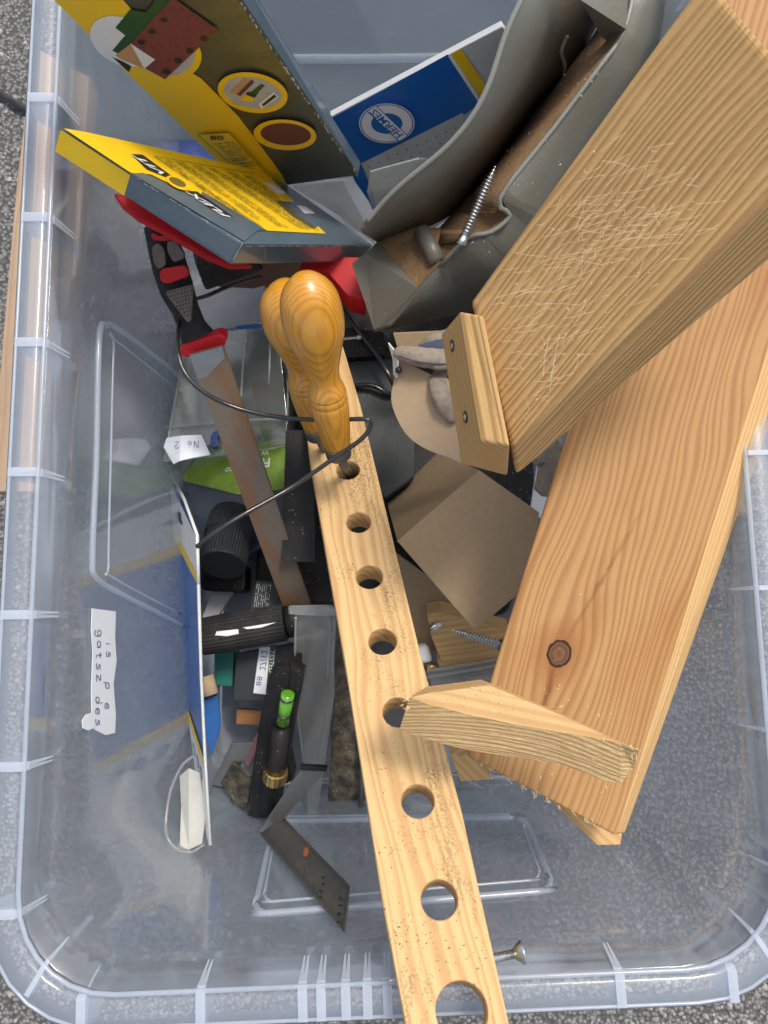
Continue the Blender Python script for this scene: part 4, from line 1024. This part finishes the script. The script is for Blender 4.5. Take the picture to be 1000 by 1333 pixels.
# ------------------------------------------------------------ deeper layer of the heap
# bottle with lime label and ribbed cap
bo = thing('garden_bottle', 'dark navy plastic bottle with lime green label and black ribbed cap', 'bottle', Z(310, 680, .02))
bp = round_poly([Vector((x, y, 0)) for x, y in [(256, 580), (376, 560), (378, 690), (330, 720), (262, 735), (232, 640)]], 14)
prism('bottle_body', [Z(p.x, p.y, .075) for p in bp], .05, MT['navy_plastic'], bo, .006, segs=4)
lbp = [(262, 590), (375, 570), (374, 636), (340, 641), (310, 644), (280, 636), (241, 627), (238, 620)]
pl_ = Plane(*pts([(250, 600, .076), (370, 580, .076), (300, 700, .076)])); pr = Print(pl_, .0004); pr.poly(lbp, MT['lime_label'])
pr.text('Fa', (352, 596), (338, 597), (-1, 12), W_, bold=.02); pr.text('W', (351, 586), (340, 588), (-1, 6), W_, bold=.02); pr.text('co', (305, 607), (294, 609), (-1, 6), W_, bold=.02); pr.build('lime_label', bo)
lathe('ribbed_cap', Z(304, 672, .085), Z(290, 736, .112), [(0, .017), (.1, .0185), (.45, .0190), (.47, .0178), (.95, .0172), (1, .0165), (1, .001)], MT['cap_black'], bo, 90, (0.1, .95))
prism('cap_base', [Z(p.x, p.y, .06) for p in round_poly([Vector((x, y, 0)) for x, y in [(258, 735), (320, 735), (318, 771), (262, 769)]], 8)], .03, MT['black_plastic'], bo, .003)
# clear lidded container with paper tag
cc_ = thing('clear_container', 'clear plastic lidded container with blue catch above the lime label', 'container', Z(290, 520, .08))
qa = [(246, 432, .120), (362, 425, .120), (374, 545, .125), (372, 578, .125), (300, 590, .125), (214, 600, .125), (222, 540, .122)]
prism('lid', pts(qa), .0015, MT['clear_box'], cc_, .0004)
prism('tub', pts([(a, b_, c - .004) for a, b_, c in qa[:3] + qa[5:]]), .05, MT['smoky_box'], cc_, .001)
for seg_ in ([(246, 432, .121), (362, 425, .121), (374, 548, .126)], [(216, 556, .126), (300, 548, .127), (370, 545, .127)], [(214, 600, .127), (300, 591, .127), (370, 580, .127), (374, 560, .127)], [(322, 428, .122), (316, 480, .122), (312, 548, .124)], [(246, 432, .121), (232, 500, .122), (214, 600, .126)], [(352, 440, .122), (350, 500, .122)]):
    tube('moulded_edge', smooth_path(pts(seg_), 3), .0009, MT['clear_edge'], cc_, 6)
prism('blue_catch', [Z(p.x, p.y, .131) for p in round_poly([Vector((x, y, 0)) for x, y in [(274, 566), (284, 558), (292, 560), (283, 569), (283, 582), (274, 583)]], 3)], .006, MT['blue_plastic'], cc_, .001)
tg = thing('paper_tag', 'small curled white paper tag marked No 2 on the clear container', 'tag', Z(245, 583, .13))
sv = pts([(217, 570, .133), (236, 567, .140), (262, 566, .139), (274, 592, .137), (250, 596, .142), (234, 600, .138), (226, 604, .133), (213, 582, .130)])
prism('paper', sv, .0004, MT['paper'], tg, 0, planar=False)
ptg = Plane(sv[1], sv[2], sv[4]); pr = Print(ptg, .0012); hand(pr, 'No 2', (260, 575), (226, 576), (0, 9), MT['ink_pen'], .9); pr.build('handwriting', tg)
# translucent upright tub
ct = thing('clear_tub', 'narrow frosted plastic tub standing upright beside the batten', 'tub', Z(410, 1000, .02))
prism('tub_wall', pts([(384, 800, .150), (434, 800, .150), (436, 900, .12), (424, 990, .08), (410, 1078, .03), (402, 1074, .03), (396, 1000, .07), (384, 900, .12)]), .002, MT['frosted_tub'], ct, .0005)
prism('tub_lid_rim', [Z(p.x, p.y, .155) for p in round_poly([Vector((x, y, 0)) for x, y in [(375, 788), (432, 787), (438, 792), (438, 803), (376, 800)]], 4)], .006, MT['clear_edge'], ct, .001)
tube('moulded_edge', smooth_path(pts([(436, 803, .152), (430, 900, .11), (416, 990, .07), (401, 1072, .03), (404, 1081, .03), (470, 1062, .03), (486, 1058, .03)]), 5), .0013, MT['clear_edge'], ct, 8)
tube('moulded_edge', smooth_path(pts([(385, 803, .152), (385, 900, .122), (396, 1000, .072), (402, 1070, .034)]), 5), .0009, MT['clear_edge'], ct, 8)
tube('moulded_edge', smooth_path(pts([(430, 803, .152), (424, 900, .11), (410, 990, .07)]), 5), .0009, MT['clear_edge'], ct, 8)
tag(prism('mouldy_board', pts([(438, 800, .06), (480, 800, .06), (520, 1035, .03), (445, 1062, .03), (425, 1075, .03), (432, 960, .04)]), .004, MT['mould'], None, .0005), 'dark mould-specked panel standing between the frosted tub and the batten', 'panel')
tag(tube('brown_rod', pts([(474, 940, .055), (470, 1054, .045)]), .0022, MT['steel_dark'], None, 10), 'short brown metal rod hanging beside the drilled batten', 'rod')
# battery pack with test sticker
bt_ = thing('black_adapter', 'black plastic adapter with white written sticker and green TESTED strip', 'adapter', Z(340, 880, .03))
ap = round_poly([Vector((x, y, 0)) for x, y in [(308, 850), (385, 838), (380, 915), (302, 912)]], 5)
prism('adapter_case', [Z(p.x, p.y, .075) for p in ap], .03, MT['dark_plastic'], bt_, .002)
pa = Plane(*pts([(308, 850, .075), (380, 840, .075), (340, 910, .075)])); pr = Print(pa, .0004)
pr.poly([(338, 843), (352, 842), (346, 904), (330, 902)], MT['paper']); pr.poly([(352, 842), (361, 841), (354, 878), (349, 877)], MT['ink_green'])
pr.text('TESTED', (352, 846), (350, 875), (6, 1), W_); pr.text('27/12', (338, 872), (341, 846), (8, 1), MT['ink_pen']); pr.text('88', (333, 892), (335, 880), (7, 1), MT['ink_pen']); pr.build('test_sticker', bt_)
ad = thing('black_adapter', 'black adapter block with fine white printing under the rasp tip', 'adapter', Z(350, 775, .03))
prism('adapter_case', pts([(332, 755, .08), (372, 757, .08), (368, 800, .08), (322, 798, .08)]), .03, MT['dark_plastic'], ad, .002)
pr = Print(Plane(*pts([(332, 755, .08), (372, 757, .08), (368, 800, .08)])), .0004); pr.lines_of_type((334, 760), (330, 790), (20, 1), 8, W_, .5, .8); pr.build('fine_print', ad)
tag(prism('teal_block', pts([(279, 850, .06), (304, 848, .06), (303, 894, .06), (281, 892, .06)]), .03, MT['teal_plastic'], None, .001), 'teal plastic block under the ribbed grip', 'block')
tag(prism('blue_carton', pts([(264, 912, .07), (284, 904, .07), (288, 945, .06), (276, 985, .05), (268, 960, .06)]), .02, MT['card_blue'], None, .0008), 'small blue carton beside the blue pack, under the ribbed grip', 'carton')
tag(prism('wooden_chip', pts([(308, 923, .05), (342, 925, .05), (340, 944, .05), (307, 943, .05)]), .01, MT['orange_wood'], None, .0008), 'small orange-brown wood offcut left of the spirit level', 'offcut')
tag(prism('pink_strip', pts([(342, 942, .04), (348, 950, .04), (322, 1000, .03), (316, 985, .03)]), .004, MT['pink_plastic'], None, .0008), 'pink plastic strip beside the spirit level', 'plastic strip')
tag(prism('white_strip', pts([(278, 765, .04), (305, 768, .04), (285, 800, .04), (262, 806, .04)]), .006, MT['ink_grey'], None, .001), 'pale grey plastic strip below the ribbed bottle cap', 'plastic strip')
tag(lathe('cork_stub', Z(268, 880, .08), Z(275, 905, .08), [(0, .005), (.05, .006), (.95, .006), (1, .005)], MT['cardboard_pale'], None, 16), 'short tan cork stub beside the teal block', 'cork')
# dark cases in the heap; the largest is an added slab for deep shade
tag(prism('dark_plastic', [Z(p.x, p.y, .055) for p in round_poly([Vector((x, y, 0)) for x, y in [(300, 345), (640, 345), (690, 500), (700, 700), (660, 800), (470, 820), (430, 790), (330, 770), (345, 600)]], 12)], .05, MT['black_plastic'], None, .003), 'black slab added under everything in the middle of the box, standing in for deep shade', 'case')
tag(prism('dark_plastic', [Z(p.x, p.y, .085) for p in round_poly([Vector((x, y, 0)) for x, y in [(448, 470), (512, 466), (540, 560), (540, 620), (500, 650), (474, 600)]], 6)], .03, MT['dark_plastic'], None, .002), 'dark grey plastic case right of the batten, below the cables', 'case')
tag(prism('dark_plastic', [Z(p.x, p.y, .095) for p in round_poly([Vector((x, y, 0)) for x, y in [(440, 425), (500, 432), (502, 462), (450, 466)]], 4)], .02, MT['black_plastic'], None, .002), 'small black case with a bright pin, under the trough corner', 'case')
tag(lathe('steel_pin', Z(444, 441, .115), Z(470, 439, .115), [(0, .0012), (.8, .0012), (.82, .002), (1, .002)], MT['zinc'], None, 12), 'bright steel pin sticking out right of the wooden handles', 'pin')
rd = thing('red_case', 'red plastic case wedged under the yellow and grey box', 'case', Z(330, 330, .15))
prism('red_shell', [Z(p.x, p.y, .135) for p in round_poly([Vector((x, y, 0)) for x, y in [(300, 330), (470, 335), (476, 392), (452, 384), (425, 352), (330, 350)]], 5)], .03, MT['red_plastic'], rd, .003)
prism('red_lip', pts([(148, 250, .268), (160, 268, .265), (180, 284, .262), (225, 308, .258), (268, 334, .25), (300, 347, .245), (330, 346, .24), (300, 325, .245), (200, 262, .262)]), .006, MT['red_plastic'], rd, .0015)
tag(prism('leather_flap', pts([(262, 350, .13), (335, 345, .14), (395, 340, .14), (385, 362, .13), (330, 376, .12), (285, 374, .12)]), .004, MT['leather'], None, .001), 'brown leather flap under the yellow and grey box', 'leather')
tag(prism('pale_case', [Z(p.x, p.y, .085) for p in round_poly([Vector((x, y, 0)) for x, y in [(215, 372), (345, 365), (350, 425), (240, 432)]], 8)], .03, plain('pale_grey', (.30, .31, .32), .4, grime=.3), None, .004), 'pale grey plastic case behind the rasp handle', 'case')
tag(prism('blue_strip', pts([(308, 424, .09), (348, 420, .09), (350, 432, .088), (306, 434, .088)]), .004, MT['card_blue'], None, .0005), 'blue strip between the pale case and the clear container', 'strip')
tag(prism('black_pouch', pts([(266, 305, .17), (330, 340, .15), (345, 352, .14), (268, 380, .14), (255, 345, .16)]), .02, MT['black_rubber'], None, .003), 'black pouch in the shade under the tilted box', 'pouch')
tag(prism('blue_roll', [Z(p.x, p.y, .10) for p in round_poly([Vector((x, y, 0)) for x, y in [(196, 186), (262, 180), (300, 215), (240, 240), (200, 215)]], 12)], .03, MT['blue_plastic'], None, .006, segs=4), 'dark blue plastic thing between the two sandpaper boxes', 'plastic part')
tag(prism('clear_bag', pts([(378, 242, .12), (446, 236, .12), (480, 300, .10), (488, 318, .10), (440, 280, .1)]), .002, MT['smoky_box'], None, .0005), 'smoky clear plastic bag between the two sandpaper boxes and the trough', 'bag')
wt = thing('white_card', 'creased white card scrap lying by the clear rim of the handle opening', 'card', Z(245, 1050, .02))
prism('card_sheet', planar=False, parent=wt, bevel=0, t=.0006, mats=MT['card_dull'], top=pts([(234, 1010, .11), (246, 1000, .115), (260, 1006, .115), (268, 1060, .12), (263, 1098, .125), (246, 1106, .125), (234, 1103, .125), (236, 1050, .115)]))
tube('clear_rim', smooth_path(pts([(252, 984, .12), (236, 998, .12), (222, 1030, .12), (216, 1070, .125), (219, 1092, .13), (232, 1106, .13), (250, 1109, .13), (266, 1099, .13)]), 5), .0011, MT['clear_edge'], wt, 8)
# cardboard
cbx = thing('cardboard_box', 'open brown cardboard carton standing between the batten and the knotted board', 'carton', Z(600, 740, .05))
prism('top_flap', pts([(517, 704, .165), (624, 612, .17), (702, 667, .17), (690, 760, .16), (619, 821, .16)]), .0028, MT['cardboard'], cbx, .0004)
prism('side_flap', pts([(500, 640, .02), (560, 583, .025), (624, 612, .167), (517, 704, .162)]), .0025, MT['cardboard'], cbx, .0004)
v = pts([(517, 704, .162), (624, 612, .167), (702, 667, .167), (690, 760, .157), (619, 821, .157)])
dnv = Vector((0, 0, -.12))
cf = thing('cardboard_flap', 'torn curved cardboard flap with a punched hole beside the screwed cleat', 'cardboard', Z(545, 530, .15))
fl = smooth_path(pts([(514, 468, .205), (530, 473, .207), (560, 487, .208), (590, 500, .207), (612, 560, .2), (606, 602, .195), (585, 596, .192), (555, 585, .19), (533, 570, .19), (518, 548, .19), (509, 520, .193), (513, 492, .2)]), 3, True)
prism('flap', fl, .0028, MT['cardboard_pale'], cf, .0004)
prism('torn_tab', pts([(505, 446, .21), (513, 456, .212), (518, 470, .21), (516, 492, .207), (512, 488, .205), (511, 468, .205)]), .001, MT['card_white'], cf, .0002)
lathe('punched_hole', Z(519, 482, .2095), Z(519, 482, .204), [(0, .0022), (1, .0022)], MT['ink_black'], cf, 12)
prism('flap_shadow_side', pts([(512, 434, .16), (600, 430, .16), (612, 470, .15), (520, 462, .15)]), .003, MT['cardboard'], cf, .0004)
pcf = Plane(*pts([(514, 468, .207), (590, 500, .209), (555, 585, .192)]))
crumbs('card_fluff', cbx, Plane(*pts([(517, 704, .166), (702, 667, .171), (619, 821, .161)])), [(610, 700, 40), (620, 790, 15), (560, 690, 15)], MT['fibre'], 70, .0004, .0012)
# fabric glove
gl = thing('work_glove', 'worn grey-beige fabric glove tucked under the cleat', 'glove', Z(550, 470, .2))
def lump(name, p, rads, mat, flat=.6, seed=0):
    path = smooth_path(pts(p), 5); n = len(path); r_ = []
    for i in range(n):
        t = i / (n - 1) * (len(rads) - 1); k = min(int(t), len(rads) - 2); r_.append(rads[k] * (1 - t + k) + rads[k + 1] * (t - k))
    o = tube(name, path, r_, MT[mat], gl, 20, flat=(Vector((0, 0, 1)), flat))
    for v in o.data.vertices:
        v.co += v.co.normalized() * (noise.noise(v.co * 160 + Vector((seed, 0, 0))) * .0012 + noise.noise(v.co * 700) * .0005)
    return o
lump('cuff_fold', [(514, 458, .212), (530, 461, .214), (555, 466, .216), (580, 468, .216), (600, 466, .212)], [.003, .0055, .0065, .007, .006], 'cloth')
lump('finger', [(576, 482, .205), (570, 500, .206), (576, 522, .206), (590, 545, .2)], [.004, .006, .0065, .005], 'cloth', .7, 3)
lump('blue_lining', [(545, 455, .212), (560, 452, .214), (580, 452, .214), (598, 455, .21)], [.002, .004, .005, .004], 'cloth_blue', .6, 5)
lump('back_of_glove', [(548, 452, .205), (565, 444, .21), (585, 442, .21), (600, 446, .205)], [.002, .005, .007, .006], 'cloth', .5, 8)
tube('seam', smooth_path(pts([(518, 463, .2175), (545, 471, .2195), (575, 474, .2195), (598, 472, .216)]), 5), .0005, MT['cloth_blue'], gl, 6)
lump('loose_fold', [(696, 600, .19), (712, 590, .195), (720, 610, .19), (706, 640, .18)], [.005, .01, .01, .006], 'cloth', .6, 9)
# tan packaging below the carton
pk1 = thing('tan_packet', 'tan card packet with dark red lettering under the cardboard carton', 'packet', Z(560, 800, .04))
pp = pts([(515, 720, .09), (570, 760, .09), (620, 820, .085), (560, 850, .08), (530, 830, .085), (500, 760, .09)])
prism('packet', pp, .02, MT['cardboard'], pk1, .001)
pr = Print(Plane(*pp[:3]), .0004); pr.poly([(520, 748), (532, 752), (575, 783), (570, 791), (527, 762)], MT['leather']); pr.text('Metal Craft', (530, 760), (572, 787), (3, -6), MT['cardboard_pale']); pr.build('lettering', pk1)
wb = thing('wood_offcut', 'short tan wood offcut with a screw through it, below the cardboard corner', 'offcut', Z(610, 850, .06))
o1 = pts([(556, 800, .11), (575, 797, .112), (640, 815, .11), (665, 822, .11), (660, 852, .1), (575, 862, .1), (562, 830, .105)])
prism('offcut', o1, .025, MT['pine_pale'], wb, .001)
prism('lower_strip', pts([(570, 862, .098), (655, 850, .098), (652, 868, .09), (574, 875, .09)]), .01, MT['pine_pale'], wb, .001)
screw('wood_screw', Z(660, 842, .15), Z(588, 820, .145), .0031, 'bright zinc screw pointing left out from under the knotted board', shank=.05)
screw('wood_screw', Z(578, 812, .085), Z(561, 817, .135), .0026, 'short dull screw tip standing in the tan wood offcut', shank=.05)
ctr = thing('clear_tray', 'grey translucent plastic tray with moulded rim below the tan wood offcut', 'tray', Z(600, 890, .05))
prism('tray_rim', pts([(556, 872, .12), (652, 856, .12), (648, 878, .118), (562, 894, .118)]), .003, MT['smoky_box'], ctr, .0008)
prism('tray_wall', pts([(562, 886, .117), (660, 868, .117), (660, 920, .09), (566, 930, .09)]), .002, MT['smoky_box'], ctr, .0008)
for yy in (0, 8): tube('moulded_edge', pts([(556, 874 + yy, .122), (656, 857 + yy, .122)]), .0012, MT['clear_edge'], ctr, 6)
tag(prism('white_packet', pts([(608, 884, .10), (645, 878, .10), (650, 900, .09), (606, 905, .09)]), .006, MT['paper'], None, .0005), 'white plastic packet in the grey tray behind the half-moon offcut', 'packet')
tag(prism('pine_offcut', pts([(586, 982, .15), (612, 984, .15), (640, 1015, .14), (600, 1018, .14)]), .015, MT['pine_pale'], None, .001), 'pine offcut showing below the half-moon offcut, right of the batten', 'offcut')
tag(lathe('brass_ball', Z(560, 862, .09), Z(562, 874, .09), [(0, .001), (.15, .004), (.5, .0055), (.85, .004), (1, .001)], MT['brass'], None, 20), 'small brass ball in the dark beside the tan wood offcut', 'ball')
tag(lathe('plastic_stopper', Z(548, 838, .09), Z(552, 862, .09), [(0, .003), (.2, .0055), (.8, .0065), (1, .006)], MT['paper'], None, 20), 'small white plastic cap beside the batten, above the grey tray', 'stopper')
tag(prism('plastic_sheet', [Z(p.x, p.y, .02) for p in round_poly([Vector((x, y, 0)) for x, y in [(448, 1000), (600, 1010), (690, 1060), (640, 1075), (480, 1062)]], 12)], .002, MT['clear_box'], None, .0005), 'loose clear plastic sheet on the box floor behind the batten', 'plastic sheet')
tag(prism('white_sheet', pts([(700, 600, .1), (716, 612, .1), (712, 680, .1), (690, 665, .1)]), .003, MT['paper'], None, .0005), 'white plastic edge showing between the cardboard carton and the knotted board', 'plastic sheet')

tag(prism('slate_backing_sheet', [Vector((-.30, .43, .03)), Vector((.42, .42, .03)), Vector((.44, .95, .03)), Vector((-.30, .96, .03))], .03, plain('slate_plastic', (.03, .042, .052), .9, spec=.08, grime=.5, gcol=(.06, .075, .085), gscale=14), None, .004), 'slate-grey sheet added beyond the back wall of the box to give it a dark tone', 'tray')  # added sheet, gives the see-through back wall its dark slate tone
